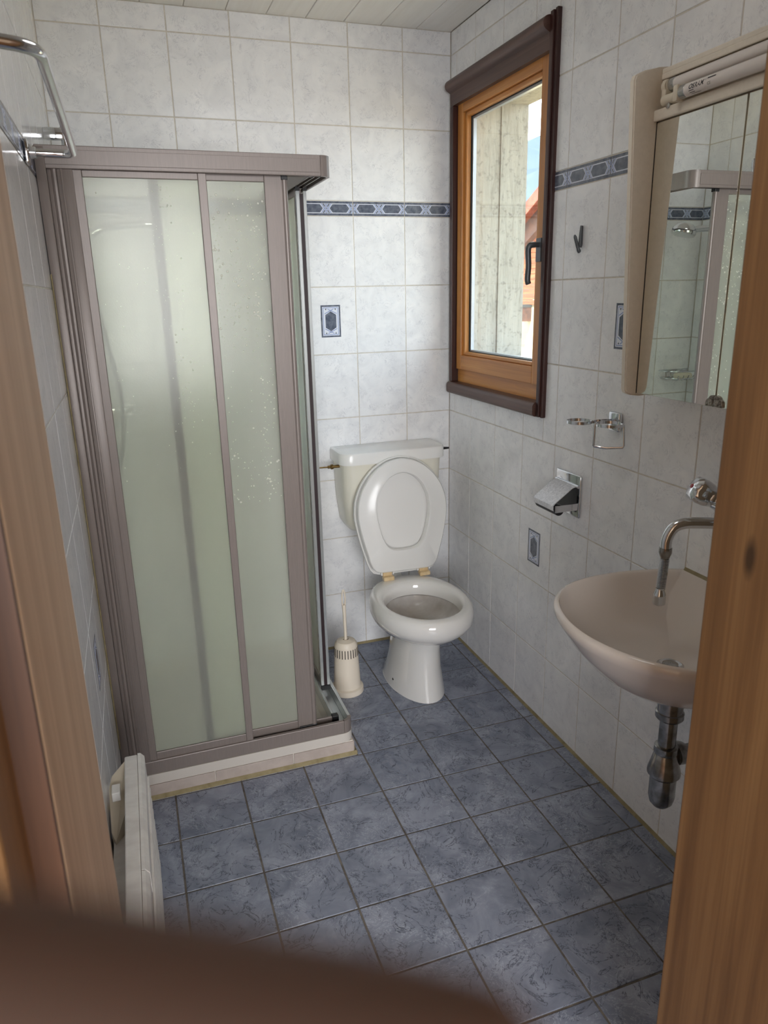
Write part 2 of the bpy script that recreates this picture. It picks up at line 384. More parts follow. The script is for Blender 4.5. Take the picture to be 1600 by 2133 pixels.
def ornament(mb, u0, u1, hv, cs, hl, xs):
    """band field between u0,u1, half height hv; hexagons at cs (half length hl); crossings at xs"""
    layer(mb, [(u0, -hv), (u1, -hv), (u1, hv), (u0, hv)], 0, .0002, 1)
    g = .0012
    layer(mb, [(u0, -hv+g), (u1, -hv+g), (u1, hv-g), (u0, hv-g)], .0002, .0003, 2)
    for c in cs:
        for k, (e_, mi) in enumerate(((.0045, 1), (.0032, 3), (.0008, 1), (-.0006, 2))):
            hh = min(hv-g, hv-.0015+e_*.2-(.0 if k < 3 else .0012)); l1 = hl+e_*1.3; l2 = hl-hv*.62+e_*1.3
            p = clipu([(c-l1, 0), (c-l2, -hh), (c+l2, -hh), (c+l1, 0), (c+l2, hh), (c-l2, hh)], u0, u1)
            if p: layer(mb, p, .0003, .0004+.0001*k, mi)
    for x in xs:
        for d, wd, mi, zz in ((-.006, .0052, 1, 8), (.006, .0052, 1, 8), (-.006, .0028, 3, 9), (.006, .0028, 3, 9)):
            for sg in (1, -1):
                p = clipu(strip((x+d-sg*hv*.75, -hv+.0004), (x+d+sg*hv*.75, hv-.0004), wd), u0, u1)
                if p: layer(mb, p, .0003, (zz+(.5 if sg > 0 else 0))*.0001, mi)
def border_mesh(u0, u1):
    k = ('b', round(u0, 4), round(u1, 4))
    if k in _tm: return _tm[k]
    mb = MB(); hh = (BO-.003)/2
    layer(mb, [(u0, -hh), (u1, -hh), (u1, hh), (u0, hh)], -.006, 0, 0)
    ornament(mb, u0, u1, .0172, (-.051, .051), .0385, (-.102, 0, .102))
    me = bpy.data.meshes.new('border_tile'); mb.bm.normal_update(); bmesh.ops.recalc_face_normals(mb.bm, faces=mb.bm.faces); mb.bm.to_mesh(me); mb.bm.free()
    for m in PM: me.materials.append(m)
    _tm[k] = me; return me
def inset_mesh():
    mb = MB(); a, b = .060, .039
    layer(mb, [(-a, -b), (a, -b), (a, b), (-a, b)], 0, .0004, 0)
    for k, (i, mi) in enumerate(((.006, 1), (.0085, 3), (.011, 1))):
        layer(mb, [(-a+i, -b+i), (a-i, -b+i), (a-i, b-i), (-a+i, b-i)], .0004+.0001*k, .0005+.0001*k, mi)
    for k, (e_, mi) in enumerate(((.003, 3), (0, 1), (-.002, 2))):
        l1, l2, hh = .040+e_*1.4, .026+e_*1.2, .0235+min(e_, 0)
        layer(mb, [(-l1, 0), (-l2, -hh), (l2, -hh), (l1, 0), (l2, hh), (-l2, hh)], .0007, .0008+.0001*k, mi)
    for sg in (1, -1):
        for p, q in (((sg*.028, -.024), (sg*.046, .012)), ((sg*.028, .024), (sg*.046, -.012))):
            layer(mb, strip(p, q, .005), .0011, .0012, 1); layer(mb, strip(p, q, .0028), .0012, .0013, 3)
        for v in (-.019, .019):
            layer(mb, [(sg*.047, v-.004), (sg*.047, v+.004), (sg*.041, v)], .0007, .0009, 0)
    bmesh.ops.recalc_face_normals(mb.bm, faces=mb.bm.faces)
    me = bpy.data.meshes.new('decor_inset'); mb.bm.to_mesh(me); mb.bm.free()
    for m in PM: me.materials.append(m)
    return me
INSET = inset_mesh()
def tile_wall(parent, side, cols, plane, holes=(), insets=()):
    for ci, (c0, c1) in enumerate(cols):
        for ri, (z0, z1, isb) in enumerate(rowz()):
            for (a0, a1, b0, b1) in (lambda rs: rs)([r for r0 in [[(c0, c1, z0, z1)]] for r in (r0 if not holes else sum((sub(q, holes[0]) for q in r0), []))]):
                cu, cv = (a0+a1)/2, (b0+b1)/2; w_, h_ = a1-a0-.0038, b1-b0-.0038
                if w_ < .004 or h_ < .004: continue
                pos = {'back': (cu, plane, cv), 'front': (cu, plane, cv), 'right': (plane, cu, cv), 'left': (plane, cu, cv)}[side]
                if isb:
                    cc = (c0+c1)/2; full = c1-c0; s_ = -1 if side in ('right', 'front') else 1
                    lo, hi = a0+.0015-cc, a1-.0015-cc
                    if s_ < 0: lo, hi = -hi, -lo
                    if full < W-.01:            # cut border tile: show one end of the pattern
                        sh = -(W-full)/2*(1 if side != 'left' else -1); lo -= sh; hi -= sh
                    lo, hi = max(lo, -.1018), min(hi, .1018)
                    me = border_mesh(lo, hi); cpos = Vector(pos)
                    place_tile(parent, 'border_tile', side, cpos, 0, 0, None, me, 0, (lo+hi)/2)
                else:
                    o = place_tile(parent, 'tile', side, pos, w_, h_, M['tile'])
                    for (iu, iv) in insets:
                        if a0 < iu < a1 and b0 < iv < b1:
                            d = bpy.data.objects.new('decor_inset', INSET); COL.objects.link(d); d.parent = o
                            d.matrix_local = Matrix.Translation((0, 0, .0001)) @ Matrix.Rotation(PI/2, 4, 'Z')

# ------------------------------------------------------------------ shell
def struct(name, mb, mat, off=(0, 0, 0), label=None, **kw):
    return mb.build(name, mat, None, off=off, kind='structure', label=label, **kw)
g = .0014
wall_back = struct('wall_back', MB().box(XL-.05, .0, g, .12, -.02, ZC+.02), M['grout'], (XL/2, 0, 0), 'far wall of marbled white tiles behind the toilet')
cols = [(-.1916, 0)]; x = -.1916
while x > XL+.001: cols.append((max(x-W, XL), x)); x -= W
tile_wall(wall_back, 'back', cols, 0, insets=[(-.5, 1.388)])
# right wall with window opening
WY0, WY1, WZ0, WZ1 = -.745, -.055, 1.11, 2.21
wr = MB(); x0, x1 = g, .05
wr.box(x0, x1, YF, WY0, 0, ZC); wr.box(x0, x1, WY1, .1, 0, ZC); wr.box(x0, x1, WY0, WY1, 0, WZ0); wr.box(x0, x1, WY0, WY1, WZ1, ZC)
wall_right = struct('wall_right', wr, M['grout'], (0, -1, 0), 'right wall of marbled white tiles with the window')
mm = MB(); x0, x1 = .05, .30
for a in ((YF-.35, WY0, -3, 3.2), (-.06, .9, -3, 3.2), (WY0, -.06, -3, 1.19), (WY0, -.06, 2.165, 3.2)):
    mm.box(x0 if a[0] != -.06 else .05, x1, a[0], a[1], a[2], a[3])
mm.build('masonry', M['concrete'], wall_right)
B1('formwork_ridge', M['concrete'], wall_right, .183, .187, -.064, -.058, 1.19, 2.165)
cols = [(-.2052, 0)]; y = -.2052
while y > YF+.001: cols.append((max(y-W, YF), y)); y -= W
tile_wall(wall_right, 'right', cols, 0, holes=[(WY0-.004, WY1+.004, WZ0, WZ1)], insets=[(-.7215, .631), (-1.134, 1.388)])
wall_left = struct('wall_left', MB().box(XL-.15, XL-g, YF-.05, .12, 0, ZC+.02), M['grout'], (XL, -1, 0), 'left wall of marbled white tiles')
cols = [(-.12, 0)]; y = -.12
while y > YF+.001: cols.append((max(y-W, YF), y)); y -= W
tile_wall(wall_left, 'left', cols, XL, insets=[(-1.05, .631)])
# floor
floor = struct('floor', MB().box(XL-.25, .05, -2.46, .1, -.08, -.0016), M['fgrout'], (-.7, -1.2, 0), 'blue grey marbled tile floor')
FX, FY, FT = -.0472, -.9801, .2043
SX0, SY0 = -.684, -.762          # shower tray corner
xs = [0, FX]; 
while xs[-1] > XL: xs.append(max(xs[-1]-FT, XL))
ys = [FY+FT*k for k in range(5, -8, -1)]; ys = [min(v, 0) for v in ys if v < FT]
ys = sorted(set([0.0]+[v for v in ys if v > -2.44]+[-2.44]), reverse=True)
for xa, xb in zip(xs, xs[1:]):
    for ya, yb in zip(ys, ys[1:]):
        for (a0, a1, b0, b1) in sub((xb, xa, yb, ya), (XL-.1, SX0+.005, SY0+.005, .1)):
            if b1 < YF: a0 = max(a0, -1.337); a1 = min(a1, -.536)
            if a1-a0 < .01 or b1-b0 < .01: continue
            place_tile(floor, 'floor_tile', 'floor', ((a0+a1)/2, (b0+b1)/2, 0), a1-a0-.0052, b1-b0-.0052, M['floor'], None, .002)
# ceiling
ceiling = struct('ceiling', MB().box(XL-.05, .05, YF-.3, .12, ZC+.012, ZC+.06), M['ceil'], (-.7, -1, ZC), 'whitewashed timber board ceiling')
xb = [0]; 
while xb[-1] > XL: xb.append(max(xb[-1]-.1367, XL))
for xa, xc in zip(xb, xb[1:]):
    cxx = (xa+xc)/2; hw = (xa-xc)/2-.0012
    mb = MB(); mb.prism([(cxx-hw, YF, ZC+.012), (cxx-hw, YF, ZC+.0015), (cxx-hw+.0015, YF, ZC), (cxx+hw-.0015, YF, ZC), (cxx+hw, YF, ZC+.0015), (cxx+hw, YF, ZC+.012)], (0, -YF, 0))
    mb.build('ceiling_board', M['ceil'], ceiling)
# caulk lines
struct('trim_1', MB().prism([(0, -2.07, 0), (-.007, -2.07, 0), (0, -2.07, .009)], (0, 2.07, 0)), M['caulk'], (0, -1, 0), 'ochre caulk line along the right wall')
struct('trim_2', MB().prism([(SX0, 0, 0), (SX0, -.007, 0), (SX0, 0, .009)], (-SX0, 0, 0)), M['caulk'], (-.35, 0, 0), 'ochre caulk line along the far wall')
struct('trim_3', MB().prism([(XL, SY0, 0), (XL, SY0-.011, 0), (XL, SY0, .010)], (SX0-XL+.006, 0, 0)).prism([(SX0, SY0, 0), (SX0+.011, SY0, 0), (SX0, SY0, .010)], (0, -SY0, 0)), M['caulk'], (-1, SY0, 0), 'ochre caulk line round the shower kerb')
# front wall + roof + hall
JL, JR = -1.3375, -.535
wf = MB(); wf.box(XL-.15, -1.375, YF-.32, YF, 0, 2.5); wf.box(-.49, .05, YF-.32, YF, 0, 2.5); wf.box(-1.375, -.49, YF-.32, YF, 2.09, 2.5)
struct('wall_front', wf, M['plaster'], (-1, YF-.1, 0), 'front wall around the doorway')
d1 = empty('door_1', (-.95, -2.25, 0), 'pine door frame around the doorway', kind='structure')
mb = MB(); mb.box(JL-.045, JL, -2.35, YF+.012, 0, 2.05, .003); mb.build('jamb', M['pine_lit'], d1, label='left pine jamb with window light painted in')
B1('end_shade_strip', M['pine_shaded'], d1, JL-.019, JL-.0005, -2.358, -2.350, 0, 2.05)  # thin strip that paints shade on the jamb's hall-facing end
mb = MB(); mb.box(JL-.055, JL-.018, -2.42, -2.345, 0, 2.06, .003); mb.build('door_stop_rebate', M['pine'], d1)
mb = MB(); mb.box(JL-.12, JL-.026, -2.445, -2.415, 0, 2.12, .004); mb.build('casing', M['pine'], d1)
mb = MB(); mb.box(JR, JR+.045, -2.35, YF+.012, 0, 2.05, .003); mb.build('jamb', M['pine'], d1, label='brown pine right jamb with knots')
mb = MB(); mb.box(JR+.018, JR+.055, -2.42, -2.345, 0, 2.06, .003); mb.build('door_stop_rebate', M['pine'], d1)
mb = MB(); mb.box(JR+.026, JR+.12, -2.445, -2.415, 0, 2.12, .004); mb.build('casing', M['pine'], d1)
B1('casing', M['pine'], d1, JL-.026, JR+.026, -2.443, -2.415, 2.05, 2.12, bev=.003)
mb = MB(); mb.box(JL-.045, JR+.045, -2.35, YF+.012, 2.05, 2.09, .003); mb.build('head_jamb', M['pine'], d1)
mb = MB(); mb.box(JL-.12, JR+.12, -2.444, -2.415, 2.121, 2.20, .004); mb.build('casing', M['pine'], d1)
struct('floor_hall', MB().box(-3, 1.2, -5.6, -2.44, -.08, 0), M['hallfloor'], (-1, -3.5, 0), 'hall floor behind the viewer')
struct('ceiling_hall', MB().box(-3, 1.2, -5.6, -2.40, 2.45, 2.52), M['plaster'], (-1, -3.5, 2.45), 'hall ceiling behind the viewer')
hw_ = MB(); hw_.box(-3.1, -3, -5.6, -2.2, 0, 2.5); hw_.box(1.2, 1.3, -5.6, -2.2, 0, 2.5); hw_.box(-3.1, 1.3, -5.7, -5.6, 0, 2.5)
hw_.box(-3, XL-.14, -2.44, -2.40, 0, 2.5); hw_.box(.04, 1.2, -2.44, -2.40, 0, 2.5)
struct('wall_hall', hw_, M['plaster'], (-1, -4, 0), 'hall walls behind the viewer')
struct('roof', MB().box(-3.2, .9, -5.8, .4, 2.56, 2.72), M['beam'], (-1, -2, 2.6), 'roof slab over room and hall')
hwn = empty('fill_window', (-1.45, -5.58, .97), 'added hall window around the fill light behind the viewer', kind='structure')  # unseen window, added to carry the hall fill light
for a in ((-2.65, -2.57, .70, 2.44), (-.33, -.25, .70, 2.44), (-2.65, -.25, .68, .75), (-2.65, -.25, 2.40, 2.449)): B1('frame_bar', M['pine'], hwn, a[0], a[1], -5.60, -5.54, a[2], a[3])
lp = empty('fill_lamp', (-1.0, -3.7, 2.45), 'added round opal fill lamp in the hall behind the viewer', 'lamp')  # unseen lamp, added as weak warm fill from the hall
MB().lathe([(.0, 0), (.15, 0), (.15, -.012), (.0, -.012)], (-1.0, -3.7, 2.45), 'z', 24, False).build('base_plate', M['alu'], lp)
MB().lathe([(.14, -.012), (.14, -.03), (.11, -.07), (.06, -.09), (.001, -.095)], (-1.0, -3.7, 2.45), 'z', 24, False).build('shade', M['lamp'], lp, True)

bl = empty('fill_lamp', (-.72, -1.45, ZC), 'added flat round opal fill lamp in the bathroom, above the view', 'lamp')  # unseen lamp, added to brighten the right wall, floor and toilet
MB().lathe([(.0, 0), (.255, 0), (.255, -.018), (.0, -.018)], (-.72, -1.45, ZC), 'z', 32, False).build('base_plate', M['alu'], bl)
MB().lathe([(.245, -.018), (.245, -.035), (.22, -.05), (.12, -.06), (.001, -.062)], (-.72, -1.45, ZC), 'z', 32, False).build('shade', M['bathfill'], bl, True)

# ------------------------------------------------------------------ window
win = empty('window_1', (0, -.40, 1.10), 'small orange pine window with a dark brown surround', kind='structure')
TY0, TY1 = -.760, -.040
def prof_y(pts, y0, y1): return MB().prism([(px, y0, pz) for px, pz in pts], (0, y1-y0, 0))
arc = lambda cx, cz, r, a0, a1, n=7: [(cx+r*math.cos(math.radians(a0+(a1-a0)*k/n)), cz+r*math.sin(math.radians(a0+(a1-a0)*k/n))) for k in range(n+1)]
# sill board with rounded nose, top board with rounded nose
prof_y([(.03, 1.092), (-.020, 1.090)]+arc(-.020, 1.102, .012, 270, 180, 4)+arc(-.016, 1.121, .016, 180, 90, 5)+[(.03, 1.137)], TY0+.03, TY1).build('sill_board', M['dark_wood_y'], win, True, 35)
prof_y([(.002, 2.145), (-.018, 2.145), (-.020, 2.188)]+arc(-.022, 2.212, .020, 250, 100, 8)+[(.002, 2.236)], TY0+.03, TY1).build('head_trim', M['dark_wood_y'], win, True, 35)
mb = MB(); mb.box(-.020, .03, TY0+.012, TY0+.030, 1.090, 2.240, .002); mb.box(-.014, .002, TY0, TY0+.014, 1.088, 2.245, .003); mb.build('side_trim', M['dark_wood'], win)
mb = MB(); mb.box(-.020, .014, TY1-.022, TY1, 1.137, 2.145, .002); mb.build('side_trim', M['dark_wood'], win)
# fixed frame
def rect_frame(mb, x0, x1, y0, y1, z0, z1, wy0, wy1, wz0, wz1, bev=.002):
    mb.box(x0, x1, y0, y1, z0, z0+wz0, bev); mb.box(x0, x1, y0, y1, z1-wz1, z1, bev)
    mb.box(x0, x1, y0, y0+wy0, z0+wz0, z1-wz1, bev); mb.box(x0, x1, y1-wy1, y1, z0+wz0, z1-wz1, bev)
B1('frame_bottom', M['sash_y'], win, .010, .060, -.735, -.060, 1.135, 1.195, bev=.002)
B1('frame_top', M['sash_y'], win, .010, .060, -.735, -.060, 2.165, 2.215, bev=.002)
B1('frame_side', M['sash_z'], win, .012, .060, -.735, -.715, 1.19, 2.17, bev=.002)
B1('frame_side', M['sash_z'], win, .012, .060, -.080, -.055, 1.19, 2.17, bev=.002)
sa = empty('sash', (0, -.4, 1.19)); sa.parent = win; sa.location = Vector((.0, -.4, 1.19))-win.location
SY_0, SY_1, SZ0, SZ1 = -.728, -.066, 1.188, 2.170
B1('stile', M['sash_z'], sa, .000, .045, SY_0, -.662, SZ0, SZ1, bev=.0025)
B1('stile', M['sash_z'], sa, .000, .045, -.108, SY_1, SZ0, SZ1, bev=.0025)
B1('rail', M['sash_y'], sa, .000, .045, -.6625, -.1075, SZ0, 1.245, bev=.0025)
B1('rail', M['sash_y'], sa, .000, .045, -.6625, -.1075, 2.115, SZ1, bev=.0025)
B1('bead', M['sash_z'], sa, .010, .030, -.662, -.646, 1.245, 2.115, bev=.003)
B1('bead', M['sash_z'], sa, .010, .030, -.124, -.108, 1.245, 2.115, bev=.003)
B1('bead', M['sash_y'], sa, .010, .030, -.646, -.124, 1.245, 1.258, bev=.003)
B1('bead', M['sash_y'], sa, .010, .030, -.646, -.124, 2.100, 2.115, bev=.003)
mb = MB(); rect_frame(mb, .027, .034, -.650, -.122, 1.256, 2.102, .004, .004, .004, .004, 0); mb.build('gasket', M['gasket'], sa)
mb = MB(); rect_frame(mb, .031, .044, -.645, -.126, 1.260, 2.098, .008, .010, .006, .008, 0); mb.build('spacer', M['spacer'], sa)
B1('glass_pane', M['glass'], sa, .0295, .0305, -.650, -.122, 1.256, 2.102)
B1('glass_pane', M['glass'], sa, .0445, .0455, -.650, -.122, 1.256, 2.102)
wh = empty('window_handle', (0, 0, 0)); wh.parent = win; wh.location = Vector((-.006, -.672, 1.62))-win.location
wh.name = 'handle'
B1('rosette', M['hook'], wh, -.008, .0, -.706, -.674, 1.572, 1.642, bev=.002)
mb = MB(); mb.tube(bez([(-.006, -.690, 1.622), (-.026, -.690, 1.622), (-.038, -.688, 1.618), (-.041, -.686, 1.602), (-.038, -.686, 1.560), (-.040, -.686, 1.520), (-.036, -.686, 1.506)], 5), [(.008, .008)]*4+[(.009, .009)]*27, 10)
mb.build('lever', M['hook'], wh, True)
B1('outer_sill', M['spacer'], win, .060, .33, -.745, -.06, 1.19, 1.205)

# ------------------------------------------------------------------ outside
struct('ground', MB().box(.3, 60, -30, 60, -3.2, -3.0), M['grass'], (20, 10, -3), 'sunlit ground outside the window')
hs = empty('house', (14, 18, -3), 'cream rendered house with red roof seen through the window', 'house')
RG = .49; zr = lambda yy: 3.50-(yy-20.7)*RG
B1('wall', M['cream'], hs, 12.2, 20, 15.5, 23, -3, 1.0)
yy = 23.0; k = 0
rowh = .17
z = 1.0
while z < 5.6:
    yr = 20.7-(z+rowh-3.40)/RG+.0; y1 = min(23.0, 20.7-(z+rowh-3.35)/RG)
    if y1 < 15.6: break
    MB().box(12.12, 12.2, 15.5, y1, z+.006, z+rowh, .01).build('cladding_plank', M['cladding'], hs); z += rowh
def slope(mb, x0, x1, ya, yb, dz0, dz1):
    mb.prism([(x0, ya, zr(ya)+dz0), (x0, yb, zr(yb)+dz0), (x0, yb, zr(yb)+dz1), (x0, ya, zr(ya)+dz1)], (x1-x0, 0, 0))
mb = MB(); slope(mb, 11.4, 21, 16.5, 24.2, .0, .12); mb.build('roof', M['rooftile'], hs)
mb = MB(); slope(mb, 11.35, 11.4, 16.5, 24.2, -.28, .10); mb.build('bargeboard', M['rooftile'], hs)
mb = MB(); slope(mb, 11.9, 12.12, 16.5, 24.0, -.62, -.0); mb.build('rafter', M['beam'], hs)
B1('purlin', M['beam'], hs, 11.4, 12.2, 20.35, 20.62, .45, .92)
B1('purlin_cap', M['hook'], hs, 11.38, 12.2, 20.33, 20.64, .92, 1.02)
# hill
mb = MB(); NX, NY = 70, 26; rows_ = []
rnd = random.Random(3)
for j in range(NY):
    t = j/(NY-1); row = []
    for i in range(NX):
        a = math.radians(-20+110*i/(NX-1)); d = 150+260*t
        h = -10+ (150*t**.9)*(.62+.38*math.cos((a-.62)*2.1))+6*math.sin(i*.9+j*.6)+4*math.sin(i*2.3-j*1.7)+rnd.uniform(-2.5, 2.5)
        h *= .62
        row.append(mb.bm.verts.new((CAM.x+d*math.cos(a), CAM.y+d*math.sin(a), h)))
    rows_.append(row)
for a, b in zip(rows_, rows_[1:]):
    for i in range(NX-1): mb.bm.faces.new((a[i], a[i+1], b[i+1], b[i]))
mb.build('hill', M['hill'], None, True, 180, kind='structure', label='hazy blue wooded mountainside far outside the window')

# ------------------------------------------------------------------ shower
tray = empty('shower_tray', (-1.05, -.38, 0), 'raised white shower tray with a tiled kerb in the far left corner', 'shower tray')
B1('kerb_core', M['grout'], tray, XL+.001, SX0-.004, SY0+.004, -.001, 0, .050)
mb = MB(); 
def rr_rect(x0, x1, y0, y1, r, corner=3, z=0):
    pts = []
    for (cx, cy, a0, rr) in ((x0, y0, 180, 0), (x1, y0, 270, r), (x1, y1, 0, 0), (x0, y1, 90, 0)):
        if rr == 0: pts.append((cx, cy, z)); continue
        for k in range(7):
            a = math.radians(a0+90*k/6); pts.append((x1-rr+rr*math.cos(a), y0+rr+rr*math.sin(a), z))
    return pts
# tray: outer ledge with rounded front right corner, sunken basin
o0 = rr_rect(XL+.002, SX0, SY0, -.002, .035, z=.051); o1 = rr_rect(XL+.002, SX0, SY0, -.002, .035, z=.083)
i1 = rr_rect(XL+.05, SX0-.055, SY0+.055, -.05, .03, z=.083); i2 = rr_rect(XL+.065, SX0-.070, SY0+.070, -.065, .03, z=.055)
mb.loft([o0, o1, i1, i2], False, True); mb.build('basin', M['acryl'], tray, True, 30)
MB().lathe([(.045, 0), (.045, .004), (.03, .006), (.001, .006)], (-1.1, -.35, .055), 'z', 20, False).build('drain', M['chrome'], tray, True)
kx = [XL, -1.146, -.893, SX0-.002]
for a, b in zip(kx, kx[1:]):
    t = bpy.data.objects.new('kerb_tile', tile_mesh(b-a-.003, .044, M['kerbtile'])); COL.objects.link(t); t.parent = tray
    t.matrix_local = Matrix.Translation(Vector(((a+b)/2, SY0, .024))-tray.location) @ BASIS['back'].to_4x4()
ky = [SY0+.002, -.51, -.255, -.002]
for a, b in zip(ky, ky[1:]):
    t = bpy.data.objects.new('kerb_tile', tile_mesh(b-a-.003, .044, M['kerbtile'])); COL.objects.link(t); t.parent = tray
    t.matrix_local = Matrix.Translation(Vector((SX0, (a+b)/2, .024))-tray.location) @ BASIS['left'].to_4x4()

se = empty('shower_enclosure', (-1.0, -.6, .083), 'corner shower enclosure with frosted sliding panels in grey aluminium frames', 'shower')
ZB, ZT0, ZT1 = .083, 1.790, 1.842
# bottom channel: outer rail, inner rail, rounded corner cap
mb = MB(); mb.box(XL+.003, SX0-.032, SY0+.002, SY0+.014, ZB, .128, .002); mb.box(XL+.003, SX0-.034, SY0+.014, SY0+.052, ZB, .092, .001)
mb.box(XL+.003, SX0-.055, SY0+.050, SY0+.060, ZB, .124, .002); mb.build('bottom_rail', M['alu'], se)
mb = MB(); mb.box(SX0-.014, SX0-.002, SY0+.032, -.004, ZB, .128, .002); mb.box(SX0-.052, SX0-.014, SY0+.034, -.004, ZB, .092, .001)
mb.box(SX0-.060, SX0-.050, SY0+.055, -.004, ZB, .124, .002); mb.build('bottom_rail', M['alu_in'], se)
def corner(mb, z0, z1, th, r=.030):
    cx, cy = SX0-.002-r, SY0+.002+r; P = []
    for k in range(9):
        a = math.radians(-90+90*k/8); P.append((math.cos(a), math.sin(a)))
    ring = [(cx+r*u, cy+r*v) for u, v in P]+[(cx+(r-th)*u, cy+(r-th)*v) for u, v in reversed(P)]
    mb.prism([(u, v, z0) for u, v in ring], (0, 0, z1-z0))
mb = MB(); corner(mb, ZB, .129, .012); mb.build('corner_cap', M['alu'], se, True, 35)
B1('stopper', M['black'], se, SX0-.062, SX0-.040, SY0+.040, SY0+.062, ZB+.002, .130, bev=.002)
# top rails
mb = MB(); mb.box(XL+.003, SX0-.032, SY0+.002, SY0+.010, ZT0, ZT1, .002); mb.box(XL+.003, SX0-.034, SY0+.010, SY0+.056, ZT1-.006, ZT1)
for yy in (.022, .038, .052): mb.box(XL+.003, SX0-.045, SY0+yy, SY0+yy+.003, ZT0+.004, ZT1-.006)
mb.box(XL+.003, SX0-.036, SY0-.0004+.0005, SY0+.003, ZT0+.009, ZT1-.010, .0008); mb.build('top_rail', M['alu'], se)
mb = MB(); mb.box(SX0-.010, SX0-.002, SY0+.032, -.004, ZT0, ZT1, .002); mb.box(SX0-.056, SX0-.010, SY0+.034, -.004, ZT1-.006, ZT1)
for xx in (.022, .038, .052): mb.box(SX0-xx-.003, SX0-xx, SY0+.045, -.004, ZT0+.004, ZT1-.006)
mb.build('top_rail', M['alu'], se)
mb = MB(); corner(mb, ZT0, ZT1-.004, .009); cx, cy = SX0-.032, SY0+.032
fan = [(cx, cy)]+[(cx+.030*math.cos(math.radians(-90+90*k/8)), cy+.030*math.sin(math.radians(-90+90*k/8))) for k in range(9)]
mb.prism([(u, v, ZT1-.005) for u, v in fan], (0, 0, .005)); mb.build('corner_cap', M['alu'], se, True, 35, label='rounded metal corner cap of the top rail')
# wall profiles
mb = MB(); mb.box(XL+.001, XL+.024, SY0-.004, SY0+.05, ZB, ZT1-.004, .002); mb.box(XL+.024, XL+.034, SY0+.008, SY0+.045, ZB, ZT0, .002)
mb.tube([(XL+.040, SY0+.012, ZB), (XL+.040, SY0+.012, ZT0)], .008, 10); mb.box(XL+.046, XL+.082, SY0+.003, SY0+.035, ZB, ZT0, .002)
mb.box(XL+.054, XL+.059, SY0+.0005, SY0+.004, ZB, ZT0, .001); mb.build('wall_profile', M['alu'], se, True, 35)
mb = MB(); mb.box(SX0-.05, SX0+.0, -.024, -.001, ZB, ZT1-.004, .002); mb.box(SX0-.045, SX0-.008, -.05, -.024, ZB, ZT0, .002); mb.build('wall_profile', M['alu'], se)
mb = MB(); mb.box(XL+.0005, XL+.004, SY0-.010, SY0-.002, .2, 1.55, .001); mb.build('caulk_bead', M['caulk'], se, label='ochre caulk beside the wall profile')
def panel(nm, axis, a0, a1, pl_, z0, z1, w0, w1, wt, wb, th=.014, fm=None):
    """framed panel: axis 'x' (in plane y=pl_) or 'y' (in plane x=pl_)"""
    def bx(mb, p0, p1, za, zb, t0, t1, bev=.0015):
        if axis == 'x': mb.box(p0, p1, pl_+t0, pl_+t1, za, zb, bev)
        else: mb.box(pl_+t0, pl_+t1, p0, p1, za, zb, bev)
    e_ = MB(); bx(e_, a0, a0+w0, z0, z1, 0, th); bx(e_, a1-w1, a1, z0, z1, 0, th)
    bx(e_, a0+w0, a1-w1, z1-wt, z1, .0015, th-.0015); bx(e_, a0+w0, a1-w1, z0, z0+wb, .0015, th-.0015)
    fr = e_.build(nm, fm or M['alu'], se)
    gmb = MB(); bx(gmb, a0+w0-.003, a1-w1+.003, z0+wb-.003, z1-wt+.003, th*.45, th*.45+.003, 0)
    gp = gmb.build('frosted_pane', M['frost'], fr)
    return fr, gp
PF = SY0+.008
fp, fg = panel('fixed_panel', 'x', XL+.080, -1.017, PF, .112, ZT0, .022, .021, .016, .040)
sp, sg_ = panel('sliding_panel', 'x', -1.160, -.815, PF+.020, .118, ZT0+.004, .024, .050, .018, .030)
B1('rear_seal', M['seal'], sp, -1.158, -1.137, PF+.0150, PF+.0190, .14, ZT0-.025)
MB().tube([(-.811, PF+.024, .125), (-.811, PF+.024, ZT0-.008)], .0085, 12).build('edge_bead', M['alu'], sp, True)
B1('end_block', M['black'], sp, -.862, -.803, PF+.015, PF+.036, .112, .127, bev=.002); B1('end_block', M['black'], sp, -.820, -.803, PF+.015, PF+.034, ZT0-.008, ZT0+.003, bev=.001)
PS = SX0-.022
fp2, fg2 = panel('fixed_panel', 'y', -.330, -.045, PS, .112, ZT0, .021, .022, .016, .040)
sp2, sg2 = panel('sliding_panel', 'y', -.500, -.170, PS-.022, .118, ZT0+.004, .026, .024, .018, .030, .016)
B1('leading_strip', M['alu_in'], sp2, PS-.024, PS-.013, -.510, -.500, .128, ZT0-.004, bev=.001); B1('leading_strip', M['alu_in'], sp2, PS-.002, PS+.008, -.510, -.500, .128, ZT0-.004, bev=.001)
B1('magnet_seal', M['seal'], sp2, PS-.013, PS-.002, -.508, -.500, .122, ZT0-.012)
for a in ((PS-.026, PS-.012, -.512, -.500, ZT0-.004, ZT0+.008), (PS-.003, PS+.009, -.512, -.500, ZT0-.004, ZT0+.008), (PS-.024, PS+.008, -.512, -.500, .110, .128)): B1('end_block', M['black'], sp2, *a)
